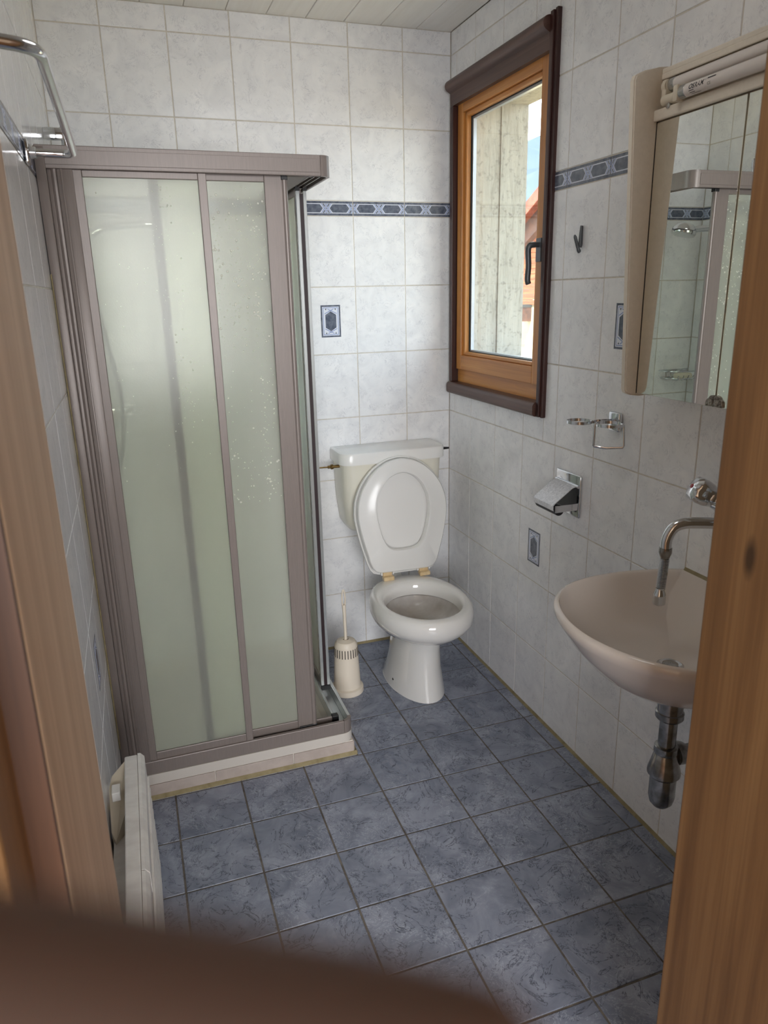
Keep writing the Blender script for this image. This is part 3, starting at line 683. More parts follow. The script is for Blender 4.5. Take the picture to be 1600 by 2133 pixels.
# water drops (countless) on the panels
def drops(pane, x0, x1, z0, z1, n, rmin, rmax, dens):
    mb = MB(); rr_ = random.Random(int(n)); c = 0; tries = 0
    while c < n and tries < n*20:
        tries += 1
        xx = rr_.uniform(x0, x1); zz = rr_.uniform(z0, z1)
        if rr_.random() > dens((xx-x0)/(x1-x0), (zz-z0)/(z1-z0)): continue
        r = rr_.uniform(rmin, rmax)*(1 if rr_.random() < .4 else .55); yv = pane
        rings = [[(xx+r*q*math.cos(2*PI*k/8), yv-h*r, zz+r*q*math.sin(2*PI*k/8)) for k in range(8)] for q, h in ((1, -.02), (.85, .28), (.45, .46))]
        mb.loft(rings, False, True); c += 1
    return mb
yv = PF+.0063
mb = drops(yv+.020, -1.010, -.872, .9, 1.765, 420, .0012, .0036, lambda u, v: (.25+.75*(v > .55 or u > .7))*(.35+.65*abs(math.sin(u*9.0+1.2))))
mb.build('water_drops', M['drop'], sg_, True, 60, kind='stuff')
mb = drops(yv, -1.300, -1.045, 1.0, 1.765, 150, .0009, .0022, lambda u, v: .06+.94*(abs(u-.63-.15*(1-v)) < .12)*(v > .2))
mb.build('water_drops', M['drop'], fg, True, 60, kind='stuff')

# shower riser with hand shower on the left wall, soap basket in the corner
sr = empty('shower_riser', (XL, -.32, 1.1), 'chrome shower riser rail with hand shower on the left wall inside the shower', 'shower')
mb = MB(); mb.tube([(XL+.055, -.32, 1.20), (XL+.055, -.32, 1.965)], .009, 14); mb.build('rail', M['chrome'], sr, True)
for z in (1.22, 1.94):
    mb = MB(); mb.box(XL+.001, XL+.062, -.332, -.308, z-.010, z+.022, .004); mb.build('bracket', M['chrome'], sr, True, 30)
mb = MB(); mb.box(XL+.045, XL+.10, -.338, -.302, 1.665, 1.70, .006); mb.build('slider', M['chrome'], sr, True, 30)
mb = MB(); pth = bez([(XL+.07, -.32, 1.62), (XL+.10, -.32, 1.680), (XL+.18, -.325, 1.702), (XL+.27, -.33, 1.705), (XL+.34, -.335, 1.698)], 6); mb.tube(pth, [.012]*8+[.011]*8+[.012]*8+[.013], 14); mb.build('hand_shower', M['chrome'], sr, True)
mb = MB(); mb.lathe([(.012, .034), (.030, .028), (.044, .012), (.047, 0), (.044, -.010), (.002, -.012)], (XL+.385, -.34, 1.690), (-.28, 0, 1), 24); mb.build('shower_head', M['chrome'], sr, True, 50)
mb = MB(); mb.tube(bez([(XL+.07, -.32, 1.62), (XL+.09, -.30, 1.45), (XL+.12, -.25, 1.15), (XL+.09, -.25, .95), (XL+.05, -.28, 1.02), (XL+.02, -.30, 1.10)], 8), .007, 8); mb.build('hose', M['chrome_worn'], sr, True)
sb = empty('soap_basket', (-1.33, -.06, 1.07), 'small chrome wire soap basket in the shower corner', 'basket')
mb = MB(); 
for zz, rr_ in ((1.118, .0), (1.085, .012)):
    mb.tube([(XL+.006, -.006, zz), (XL+.17-rr_, -.006, zz), (XL+.165-rr_, -.05, zz), (XL+.13-rr_, -.095, zz), (XL+.006, -.105+rr_, zz)], .003, 8, True)
mb.build('rim_wire', M['chrome'], sb, True)
mb = MB()
for k in range(5):
    xx = XL+.02+.028*k; mb.tube([(xx, -.006, 1.118), (xx, -.012, 1.078), (xx, -.085, 1.078), (xx, -.095, 1.100)], .0018, 6)
mb.build('cross_wires', M['chrome'], sb, True)
so_ = MB().box(XL+.035, XL+.115, -.078, -.030, 1.081, 1.108, .012, 4).build('soap_bar', M['soap'], None, True, 60, off=(XL+.075, -.055, 1.081)); setp(so_, 'cream soap bar lying in the chrome wire basket', 'soap')

# ------------------------------------------------------------------ toilet
TX = -.318
to = empty('toilet', (TX, -.35, 0), 'white ceramic toilet with raised seat and cream wall cistern', 'toilet')
def ell(cx, cy, rx, ry, z, n=40, p=2.0, taper=0.):
    o = []
    for k in range(n):
        a = 2*PI*k/n; c, s_ = math.cos(a), math.sin(a)
        u = math.copysign(abs(c)**(2/p), c); v = math.copysign(abs(s_)**(2/p), s_)
        o.append((cx+rx*u*(1+taper*v), cy+ry*v, z))
    return o
BX = TX-.012
rings = [ell(TX, -.372, .108, .198, 0, taper=.05), ell(TX, -.372, .107, .196, .012, taper=.05), ell(TX, -.375, .098, .182, .05), ell(TX, -.380, .090, .166, .11), ell(TX, -.388, .084, .157, .18), ell(TX, -.392, .084, .157, .258),
         ell(BX, -.402, .090, .163, .276), ell(BX, -.432, .124, .198, .284), ell(BX, -.456, .158, .228, .301), ell(BX, -.471, .177, .243, .327), ell(BX, -.478, .184, .248, .350, p=2.1), ell(BX, -.480, .182, .247, .378, p=2.1),
         ell(BX, -.480, .175, .240, .395, p=2.1), ell(BX, -.482, .165, .228, .402, p=2.1), ell(BX, -.500, .152, .188, .403), ell(BX, -.503, .144, .177, .398), ell(BX, -.504, .139, .171, .385), ell(BX, -.504, .137, .169, .350)]
MB().loft(rings, True, False).build('bowl', M['ceramic'], to, True, 60)
ri = [ell(BX, -.504, .137, .169, .350), ell(BX, -.504, .146, .178, .342), ell(BX, -.502, .136, .166, .318), ell(BX, -.498, .114, .142, .300), ell(BX, -.488, .086, .112, .288), ell(BX, -.470, .058, .078, .278), ell(BX, -.452, .044, .052, .245)]
MB().loft(ri, False, True).build('bowl_inside', M['ceramic_in'], to, True, 60)
wt = base_mat('toilet_water', srgb(170, 172, 172), .02); MB().loft([ell(BX, -.458, .050, .064, .264)], True, False).build('water', wt, to)
# foot flares with bolt hole
for sg in (-1, 1):
    mb = MB(); mb.loft([ell(TX+sg*.075, -.36, .034, .12, 0), ell(TX+sg*.072, -.36, .031, .11, .015), ell(TX+sg*.060, -.35, .024, .08, .045), ell(TX+sg*.050, -.33, .016, .05, .10)], False, True)
    f = mb.build('foot_flare', M['ceramic'], to, True, 60)
    MB().lathe([(.005, 0), (.005, .002), (.001, .002)], (TX+sg*.098, -.405, .036), (sg, -.3, .5), 12, False).build('bolt_hole', M['black'], f)
# cistern
def rrect(x0, x1, y0, y1, r, z, rb=.01, n=6):
    pts = []
    for cx, cy, a0, q in ((x1-r, y0+r, 270, r), (x1-rb, y1-rb, 0, rb), (x0+rb, y1-rb, 90, rb), (x0+r, y0+r, 180, r)):
        for k in range(n+1):
            a = math.radians(a0+90*k/n); pts.append((cx+q*math.cos(a), cy+q*math.sin(a), z))
    return pts
CX0, CX1 = -.519, -.100
mb = MB(); mb.loft([rrect(CX0+.075, CX1-.075, -.125, -.004, .05, .560), rrect(CX0+.035, CX1-.035, -.145, -.004, .05, .572), rrect(CX0+.018, CX1-.018, -.155, -.004, .05, .60), rrect(CX0+.006, CX1-.006, -.163, -.004, .05, .70), rrect(CX0, CX1, -.168, -.004, .045, .86)], True, True)
mb.build('cistern', M['cistern'], to, True, 50)
mb = MB(); a, b = CX0-.012, CX1+.012
mb.loft([rrect(a, b, -.180, -.004, .05, .852), rrect(a, b, -.180, -.004, .05, .889), rrect(a+.003, b-.003, -.177, -.005, .05, .896), rrect(a+.012, b-.012, -.168, -.010, .045, .899)], True, True)
mb.build('cistern_lid', M['lidp'], to, True, 40)
mb = MB(); mb.tube([(b-.010, -.10, .872), (b+.012, -.105, .872), (b+.03, -.125, .876)], [.005, .006, .004], 8); mb.build('flush_lever', M['black'], to, True)
mb = MB(); mb.tube([(a+.014, -.10, .838), (a-.012, -.10, .838), (a-.013, -.10, .838), (a-.022, -.10, .838), (a-.023, -.10, .838), (a-.034, -.10, .838)], [.006, .006, .010, .010, .006, .006], 10)
mb.tube([(a-.034, -.10, .838), (a-.11, -.095, .838)], .003, 8); mb.build('inlet_valve', M['brass'], to, True)
mb = MB(); mb.tube(bez([(TX+.01, -.09, .565), (TX+.01, -.09, .48), (TX+.01, -.12, .40), (TX+.005, -.20, .36), (TX, -.26, .35)], 6), .022, 14); mb.build('flush_pipe', M['lidp'], to, True)
# seat and lid (raised)
SH = [(.0, .130), (.012, .136), (.06, .150), (.12, .168), (.18, .182), (.235, .190), (.29, .186), (.34, .168), (.385, .138), (.42, .100), (.445, .055), (.455, 0.)]
HO = [(.092, .0), (.094, .045), (.108, .070), (.15, .090), (.21, .104), (.255, .109), (.30, .103), (.345, .083), (.375, .055), (.390, .025), (.394, 0.)]
def loop(pts, flat_bottom, n=84):
    r = [Vector((w_, s_)) for s_, w_ in pts]; l = [Vector((-w_, s_)) for s_, w_ in reversed(pts)]
    P = r+l[1:] if pts[-1][1] == 0 else r+l
    if pts[0][1] == 0: P = P[:-1]
    # resample by angle around the centre
    c = Vector((0, .26)); o = []
    m = len(P)
    for k in range(n):
        a = 2*PI*k/n; d = Vector((math.sin(a), -math.cos(a))); best = None
        for i in range(m):
            p, q = P[i]-c, P[(i+1) % m]-c; e_ = q-p; det = d.x*(-e_.y)+e_.x*d.y
            if abs(det) < 1e-12: continue
            t = (p.x*(-e_.y)+e_.x*p.y)/det; u = (d.x*p.y-d.y*p.x)/det
            if t > 0 and -1e-6 <= u <= 1+1e-6: best = t if best is None else max(best, t)
        o.append(c+d*(best or 0))
    for _ in range(2):
        o = [o[i-1]*.2+o[i]*.6+o[(i+1) % n]*.2 for i in range(n)]
    return o
so_out, so_hole = loop(SH, True), loop(HO, False)
hb = Vector((TX+.006, -.262, .425)); upv = Vector((.012, .062, .455)).normalized(); acr = Vector((1, 0, -.02)).normalized(); nrm = acr.cross(upv).normalized()   # toward the viewer
if nrm.y > 0: nrm = -nrm
def pl3(p, h): return hb+acr*p.x+upv*p.y+nrm*h
C0 = Vector((0, .26)); scl = lambda lp_, s_: [C0+(p-C0)*s_ for p in lp_]
def lay(seq): return [[pl3(p, h) for p in lp_] for lp_, h in seq]
mb = MB(); mb.loft(lay([(scl(so_out, .985), -.026), (scl(so_out, 1.025), -.021), (scl(so_out, 1.025), -.006), (scl(so_out, 1.005), -.003), (scl(so_out, .975), -.010), (scl(so_out, .5), -.012), (scl(so_out, .02), -.012)]), True, True)
mb.build('seat_lid', M['lidp'], to, True, 40)
mb = MB(); mb.loft(lay([(scl(so_out, .955), .002), (scl(so_out, .985), .004), (scl(so_out, .985), .014), (scl(so_out, .965), .019), (scl(so_hole, 1.18), .018), (scl(so_hole, 1.09), .024), (scl(so_hole, 1.03), .023), (so_hole, .015), (so_hole, -.002), (scl(so_out, .955), .002)]), False, False)
mb.build('seat_ring', M['lidp'], to, True, 50)
for hx in (-.073, .080):
    q = hb+acr*hx
    mb = MB(); mb.box(q.x-.019, q.x+.019, q.y-.012, q.y+.006, .402, .440, .003); mb.box(q.x-.022, q.x+.022, q.y-.030, q.y-.008, .402, .418, .003)
    mb.build('hinge', M['yellowed'], to, label='yellowed plastic hinge')
    for s_ in (-.024, .024): B1('hinge_lug', M['lidp'], to, q.x+s_-.003, q.x+s_+.003, q.y-.012, q.y+.012, .420, .458, bev=.002)

# toilet brush
bh = empty('brush_holder', (-.592, -.362, 0), 'cream plastic brush holder with slotted top beside the shower', 'brush holder')
c = (-.592, -.362, 0)
MB().lathe([(.061, 0), (.063, .003), (.062, .022), (.053, .026), (.052, .03), (.0445, .195), (.043, .205), (.035, .216), (.012, .222), (.012, .21), (.03, .2)], c, 'z', 36).build('cup', M['ivory'], bh, True, 35)
sl = MB()
for k in range(26):
    a = 2*PI*k/26; v = Vector((math.cos(a), math.sin(a), 0)); t = Vector((-math.sin(a), math.cos(a), 0)); r0, r1 = .0470, .0452
    p = Vector(c); sl.prism([p+v*(r0-.002)+t*.0018+Vector((0, 0, .158)), p+v*(r0-.002)-t*.0018+Vector((0, 0, .158)), p+v*(r0+.0004)-t*.0018+Vector((0, 0, .158)), p+v*(r0+.0004)+t*.0018+Vector((0, 0, .158))], (v*-.0018)+Vector((0, 0, .034)))
sl.build('slots', base_mat('slot_shadow', srgb(90, 84, 76), .8), bh, kind='stuff')
tb = empty('toilet_brush', (-.592, -.362, .2), 'slim white brush handle with a looped end standing in the cream holder', 'brush')
mb = MB(); mb.tube([(-.592, -.362, .03), (-.592, -.362, .23), (-.593, -.362, .33), (-.594, -.362, .365)], [.006, .006, .0065, .008], 12); mb.build('handle', M['ivory'], tb, True)
mb = MB(); mb.tube(bez([(-.5985, -.362, .360), (-.600, -.362, .385), (-.598, -.362, .415), (-.594, -.362, .424), (-.590, -.362, .415), (-.588, -.362, .385), (-.5895, -.362, .360)], 4), .0032, 8); mb.build('loop', M['ivory'], tb, True)
mb = MB(); mb.lathe([(.01, .04), (.034, .05), (.036, .10), (.01, .12)], (-.592, -.362, 0), 'z', 16); mb.build('bristles', M['lidp'], tb, True)

# ------------------------------------------------------------------ wash basin
WC = -1.645
wb = empty('wash_basin', (0, WC, .6), 'shell shaped taupe ceramic wash basin on the right wall', 'washbasin')
half = [(0, .205), (-.03, .222), (-.10, .243), (-.17, .254), (-.24, .253), (-.30, .240), (-.35, .215), (-.395, .170), (-.425, .115), (-.443, .055), (-.448, 0)]
outl = bez([(x_, y_, 0) for x_, y_ in half]+[(x_, -y_, 0) for x_, y_ in reversed(half[:-1])], 4)
outl = [Vector((p.x, p.y)) for p in outl]
def ring(sx_, sy_, z, cx=0., inner=False, ccx=-.225, dz=0.):
    o = []
    for p in outl:
        if inner: xx = ccx+(p.x+.225)*sx_
        else: xx = p.x*sx_
        o.append((min(xx+cx, -.0015), WC+p.y*sy_, z+dz*(-p.x/.448)))
    return o
rg = [ring(.50, .20, .622, -.05), ring(.60, .34, .628, -.01), ring(.72, .56, .654), ring(.83, .77, .690), ring(.925, .90, .740), ring(.98, .97, .778), ring(1.0, 1.0, .793), ring(1.0, 1.0, .802), ring(.995, .992, .808), ring(.975, .972, .810),
      ring(.945, .945, .806, 0, True), ring(.92, .92, .795, 0, True, -.232), ring(.80, .83, .765, 0, True, -.245), ring(.62, .68, .722, 0, True, -.235), ring(.38, .42, .692, 0, True, -.215), ring(.16, .18, .683, 0, True, -.20), ring(.09, .10, .680, 0, True, -.198)]
mb = MB(); mb.loft(rg, True, True); mb.build('bowl', M['basin'], wb, True, 60)
MB().prism([(0, WC-.20, .808), (-.006, WC-.20, .808), (0, WC-.20, .816)], (0, .40, 0)).build('caulk_bead', M['caulk'], wb)
DX = -.198
MB().lathe([(.027, -.002), (.029, .001), (.025, .003), (.020, .001), (.001, .001)], (DX, WC, .683), 'z', 28, False).build('drain_ring', M['chrome'], wb, True)
MB().lathe([(.017, -.001), (.017, .004), (.013, .006), (.001, .006)], (DX, WC, .683), 'z', 24, False).build('plug', M['chrome_worn'], wb, True)
mb = MB(); mb.box(-.030, -.018, WC-.035, WC+.035, 0, .010, .003); sl = mb.build('overflow_slot', M['black'], wb)
sl.rotation_euler = (0, 0, 0)
for v in sl.data.vertices: v.co += Vector((-.028, 0, .757))
# trap
tx, ty = -.196, WC-.012
tr = empty('basin_trap', (tx, ty, .36), 'tarnished chrome bottle trap under the wash basin', 'trap')
MB().lathe([(.028, .621), (.028, .575), (.031, .573), (.031, .560), (.028, .556), (.020, .556)], (tx, ty, 0), 'z', 28).build('collar_nut', M['chrome_worn'], tr, True, 35)
MB().lathe([(.0195, .56), (.0195, .47)], (tx, ty, 0), 'z', 24).build('down_pipe', M['chrome_worn'], tr, True, 40)
MB().lathe([(.022, .486), (.026, .484), (.027, .470), (.025, .466), (.037, .420), (.037, .412), (.031, .405)], (tx, ty, 0), 'z', 32).build('trap_body', M['chrome_worn'], tr, True, 35)
MB().lathe([(.0295, .410), (.0295, .350), (.026, .335), (.018, .325), (.001, .321)], (tx, ty, 0), 'z', 32).build('trap_cup', M['chrome_worn'], tr, True, 40)
mb = MB(); mb.tube([(tx+.015, ty, .455), (-.002, ty, .455)], .016, 20); mb.build('outlet_pipe', M['chrome_worn'], tr, True, 40)
MB().lathe([(.020, .018), (.026, .020), (.027, .036), (.024, .044), (.017, .046)], (tx+.006, ty, .455), 'x', 28).build('outlet_nut', M['chrome_worn'], tr, True, 35)
# tap
tp = empty('basin_tap', (-.06, WC, 1.02), 'chrome wall mixer tap with long swivel spout over the basin', 'tap')
ZTp = 1.030
mb = MB(); mb.lathe([(.020, -.075), (.023, -.06), (.023, .06), (.020, .075)], (-.055, WC, ZTp), 'y', 24)
for s_ in (-.0, ): pass
mb.tube([(-.055, WC-.05, ZTp), (-.0, WC-.05, ZTp)], .016, 16); mb.tube([(-.055, WC+.05, ZTp), (0, WC+.05, ZTp)], .016, 16); mb.build('body', M['chrome'], tp, True, 40)
for s_ in (-1, 1):
    ax = Vector((-.80, .36*s_, .52)).normalized(); bpt = Vector((-.055, WC+s_*.070, ZTp))
    MB().lathe([(.016, -.005), (.015, .025)], bpt, ax, 20).build('valve_neck', M['chrome'], tp, True, 40)
    mb = MB(); rings = []
    a_ = ax.orthogonal().normalized(); b_ = ax.cross(a_)
    for r, h in ((.015, .004), (.022, .008), (.029, .024), (.031, .042), (.029, .054), (.021, .061), (.004, .063)):
        rings.append([bpt+ax*h+(a_*math.cos(2*PI*k/32)+b_*math.sin(2*PI*k/32))*r*(1+.10*math.cos(4*2*PI*k/32)*(h < .056)) for k in range(32)])
    mb.loft(rings, True, True); hn = mb.build('handle', M['chrome'], tp, True, 40)
    MB().lathe([(.0050, .0615), (.0050, .0645), (.001, .065)], bpt, ax, 16, False).build('dot', M['red'] if s_ > 0 else M['bluep'], hn)
MB().lathe([(.019, -.030), (.019, .0)], (-.068, WC-.004, ZTp-.012), 'z', 20).build('spout_socket', M['chrome'], tp, True, 40)
spx, spy = -.200, -1.600
mb = MB(); mb.tube(bez([(-.068, WC-.004, .998), (-.090, WC+.004, .998), (-.135, WC+.021, 1.000), (-.170, -1.613, 1.000), (-.190, -1.605, .990), (-.200, -1.600, .965), (-.201, -1.600, .940)], 6), .0122, 16); mb.build('spout', M['chrome'], tp, True, 60)
MB().lathe([(.0138, .945), (.0138, .934), (.0095, .922), (.008, .918)], (spx-.001, spy, 0), 'z', 20).build('spout_collar', M['chrome_worn'], tp, True, 40)
mb = MB(); P = []; n = 22
for k in range(n):
    z = .920-.072*k/n
    for q, r in ((0, .0062), (.25, .0104), (.75, .0104)): P.append(((spx-.001-.004*k/n, spy, z-.072/n*q), r))
mb.tube([p for p, r in P], [r for p, r in P], 14); mb.build('flexible_extension', M['chrome'], tp, True, 20)
MB().lathe([(.0095, .852), (.010, .846), (.0135, .838), (.014, .832), (.0142, .815), (.010, .812)], (spx-.006, spy, 0), 'z', 24).build('aerator', M['chrome'], tp, True, 40)

# ------------------------------------------------------------------ mirror cabinet
mc = empty('mirror_cabinet', (0, -1.59, 1.24), 'beige mirror cabinet with two bare fluorescent tubes along its top', 'cabinet')
YA, YB = -1.325, -1.850
fin = [(-.0, 1.237), (-.085, 1.233), (-.112, 1.237), (-.124, 1.243), (-.128, 1.252), (-.161, 1.915), (-.157, 1.925), (-.135, 1.935), (-.10, 1.943), (-.05, 1.948), (0, 1.949)]
for ya in (YA, YB-.018):
    mb = MB(); mb.prism([(x_, ya, z_) for x_, z_ in fin], (0, .018, 0))
    ed = [e_ for e_ in mb.bm.edges if abs(e_.verts[0].co.y-e_.verts[1].co.y) < 1e-5]
    bmesh.ops.bevel(mb.bm, geom=ed, offset=.003, segments=2, affect='EDGES'); mb.build('side_fin', M['cab'], mc, True, 35)
B1('body', M['cab'], mc, -.078, -.001, YB, YA, 1.243, 1.842, bev=.001)
B1('lamp_tray', M['cab'], mc, -.045, -.001, YB, YA, 1.842, 1.935, bev=.001)
mb = MB(); mb.box(-.092, -.001, YB, YA, 1.928, 1.940, .003); mb.box(-.092, -.086, YB, YA, 1.918, 1.930, .002); mb.build('top_panel', M['cab'], mc)
mb = MB(); mb.box(-.104, -.045, YB, YA, 1.842, 1.850, .003); mb.box(-.106, -.098, YB, YA, 1.835, 1.858, .003); mb.build('ledge', M['cab'], mc)
B1('gap_dark_strip', M['black'], mc, -.0962, -.078, YA-.0016, YA+.0002, 1.241, 1.836)  # black strip painting the dark gap between fin and mirror door
for a, b in ((-1.583, YA-.0015), (YB+.0015, -1.587)):
    dr = B1('door', M['cab'], mc, -.091, -.079, a, b, 1.241, 1.834, bev=.001)
    B1('mirror', M['mirror'], dr, -.0955, -.0912, a+.0005, b-.0005, 1.241, 1.834, bev=.0006)
# scalloped pewter knob halves at the bottom of the seam
for s_ in (1, -1):
    mb = MB(); P = []
    for k in range(25):
        a = math.radians(0+90*k/24); r = .0225*(1+.07*abs(math.sin(a*4.0))); P.append((r*math.cos(a), r*math.sin(a)))
    pts = [(0, 0)]+P
    mb.prism([(-.0957, -1.585+s_*(.0008+u), 1.2425+v) for u, v in pts], (-.004, 0, 0))
    for k in range(5):
        a = math.radians(9+18*k); mb.lathe([(.0034, 0), (.0026, .0015), (.001, .002)], (-.0997, -1.585+s_*(.0008+.0185*math.cos(a)), 1.2425+.0185*math.sin(a)), (-1, 0, 0), 8, False)
    mb.lathe([(.0075, 0), (.0065, .0022), (.001, .0035)], (-.0997, -1.585+s_*.0085, 1.2505), (-1, 0, 0), 14, False)
    mb.build('knob_half', M['pewter'], mc, True, 35)
# tubes
def tube(yc0, yc1, x_, z_):
    t = MB().lathe([(.0128, 0), (.0128, yc0-yc1)], (x_, yc1, z_), 'y', 24).build('fluorescent_tube', M['tube'], mc, True, 40)
    for yy, s_ in ((yc0, 1), (yc1, -1)): MB().lathe([(.0128, -.012*1), (.0136, -.010), (.0136, .004), (.010, .006)], (x_, yy, z_), (0, s_, 0), 24).build('end_cap', M['tubecap'], t, True, 40)
    return t
t1 = tube(-1.362, -1.812, -.088, 1.902)
t2 = tube(-1.425, -1.80, -.112, 1.872)
def curved_text(txt, size, y0, z0, tb_, x_, z_, r=.0131, bold=.0):
    cu = bpy.data.curves.new('t', 'FONT'); cu.body = txt; cu.size = size; cu.offset = bold; cu.shear = .25
    ob = bpy.data.objects.new('t', cu); COL.objects.link(ob); dg = bpy.context.evaluated_depsgraph_get(); me = bpy.data.meshes.new_from_object(ob.evaluated_get(dg))
    bpy.data.objects.remove(ob); bm = bmesh.new(); bm.from_mesh(me)
    o0 = wloc(tb_)
    for v in bm.verts:
        a = (v.co.y+z0)/r
        v.co = Vector((x_-r*math.cos(a), y0-v.co.x, z_+r*math.sin(a)))-o0
    me2 = bpy.data.meshes.new('lettering'); bm.to_mesh(me2); bm.free(); me2.materials.append(M['ink'])
    o = bpy.data.objects.new('lettering', me2); COL.objects.link(o); o.parent = tb_; return o
x_, z_ = -.112, 1.872
curved_text('OSRAM', .0125, -1.452, -.003, t2, x_, z_, bold=.0003)
curved_text('L', .0058, -1.498, .003, t2, x_, z_)
curved_text('CE', .0075, -1.503, -.007, t2, x_, z_)
def mark(y0, y1, a0, a1, r=.01305):       # fine print too small to read: thin printed bars on the glass
    mb = MB(); P = []
    for a in (a0, (a0+a1)/2, a1):
        P.append([(x_-r*math.cos(a), yy, z_+r*math.sin(a)) for yy in (y0, y1)])
    mb.loft(P, False, False, False); mb.build('print_bar', M['ink'], t2)
mark(-1.452, -1.466, -.52, -.42); mark(-1.453, -1.468, -.84, -.74); mark(-1.455, -1.482, -1.14, -1.06); mark(-1.504, -1.526, .30, .50)
mb = MB(); mb.box(-.100, -.046, -1.352, -1.336, 1.872, 1.915, .005); mb.lathe([(.014, 0), (.014, .012)], (-.088, -1.350, 1.902), (0, 1, 0), 18); mb.build('lamp_socket', M['socket'], mc, True, 35)
mb = MB(); mb.box(-.124, -.046, -1.418, -1.403, 1.856, 1.888, .004); mb.build('lamp_socket', M['socket'], mc, True, 35)
mb = MB(); mb.lathe([(.011, 0), (.011, .036), (.008, .040)], (-.098, -1.348, 1.872), (0, -1, 0), 16); mb.build('starter', M['socket'], mc, True, 35)
MB().lathe([(.006, 0), (.006, .008), (.002, .009)], (-.100, -1.372, 1.858), (-1, 0, 0), 12).build('screw', M['tubecap'], mc, True, 35)

# ------------------------------------------------------------------ small fittings on the right wall
hk = empty('wall_hook', (0, -.917, 1.62), 'small grey metal coat hook right of the window', 'hook')
mb = MB(); mb.tube([(-.004, -.917, 1.658), (-.005, -.917, 1.640), (-.006, -.917, 1.610), (-.006, -.917, 1.600)], [(.0085, .004), (.0085, .005), (.0085, .006), (.0055, .004)], 16); mb.build('plate', M['hook'], hk, True, 50)
mb = MB(); mb.tube(bez([(-.006, -.917, 1.588), (-.010, -.917, 1.592), (-.016, -.917, 1.606), (-.026, -.917, 1.634)], 4), [.0035]*2+[(.0055, .0055)]*4+[(.004, .0048)]*6+[.0022], 12); mb.build('prong', M['hook'], hk, True, 60)
gh = empty('glass_holder', (0, -1.13, 1.13), 'empty chrome double ring tumbler holder under the mirror cabinet', 'holder')
MB().box(-.016, -.001, -1.160, -1.112, 1.108, 1.162, .006, 3).build('wall_plate', M['chrome'], gh, True, 35)
def flat(mb, pts, wz, th, closed=False):
    n = len(pts); P = [Vector(p) for p in pts]; r = []
    for i, p in enumerate(P):
        t = (P[(i+1) % n]-P[i-1]) if closed else (P[min(i+1, n-1)]-P[max(i-1, 0)]); t.z = 0; t.normalize(); s_ = Vector((-t.y, t.x, 0))*th/2; z = Vector((0, 0, wz/2))
        r.append([p+s_+z, p-s_+z, p-s_-z, p+s_-z])
    if closed: r.append(r[0])
    mb.loft(r, not closed, not closed)
zr_ = 1.136
c1, c2, rr_ = (-.052, -1.172), (-.098, -1.098), .036
mb = MB(); flat(mb, [(c1[0]+rr_*math.cos(a), c1[1]+rr_*math.sin(a), zr_) for a in [2*PI*k/32 for k in range(32)]], .008, .0025, True); mb.build('ring', M['chrome'], gh, True, 35)
mb = MB(); flat(mb, bez([(-.014, -1.118, zr_), (-.040, -1.112, zr_), (-.065, -1.116, zr_), (-.085, -1.128, zr_), (-.110, -1.128, zr_), (-.130, -1.105, zr_), (-.124, -1.075, zr_), (-.098, -1.064, zr_), (-.076, -1.076, zr_), (-.068, -1.10, zr_), (-.072, -1.13, zr_)], 5), .008, .0025); mb.build('ring', M['chrome'], gh, True, 35)
mb = MB(); P = [(-.084, -1.150, zr_), (-.084, -1.150, 1.078), (-.082, -1.150, 1.074), (-.060, -1.172, 1.072), (-.024, -1.196, 1.074), (-.022, -1.198, 1.080), (-.024, -1.194, zr_)]
mb.tube(P, [(.0018, .0035)]*7, 8); mb.build('bottom_stirrup', M['chrome'], gh, True, 50)
ph = empty('paper_holder', (0, -.92, .87), 'chrome toilet paper holder with a hinged cover flap and no roll', 'holder')
mb = MB(); mb.box(-.010, -.001, -.990, -.855, .812, .945, .006, 3); mb.build('back_plate', M['chrome'], ph, True, 35)
mb = MB(); mb.box(-.0115, -.0095, -.978, -.867, .83, .908, .001); mb.build('recess', M['black'], ph)
fl = [(-.014, .914), (-.030, .909), (-.088, .867), (-.094, .860), (-.094, .846), (-.086, .840)]
mb = MB(); n = len(fl); rr2 = []
for i, (px, pz) in enumerate(fl):
    t = Vector((fl[min(i+1, n-1)][0]-fl[max(i-1, 0)][0], fl[min(i+1, n-1)][1]-fl[max(i-1, 0)][1])).normalized(); q = Vector((-t.y, t.x))*.0012
    rr2.append([(px+q.x, -.868, pz+q.y), (px+q.x, -.980, pz+q.y), (px-q.x, -.980, pz-q.y), (px-q.x, -.868, pz-q.y)])
mb.loft(rr2); mb.build('cover_flap', M['chrome_spot'], ph, True, 35)
MB().tube([(-.012, -.862, .912), (-.012, -.986, .912)], .005, 12).build('hinge_bar', M['chrome'], ph, True)
MB().tube([(-.075, -.872, .845), (-.075, -.984, .845)], .0165, 20).build('roller', M['black'], ph, True, 40)
mb = MB(); mb.box(-.090, -.010, -.985, -.982, .838, .860, .001); mb.build('side_arm', M['chrome'], ph)

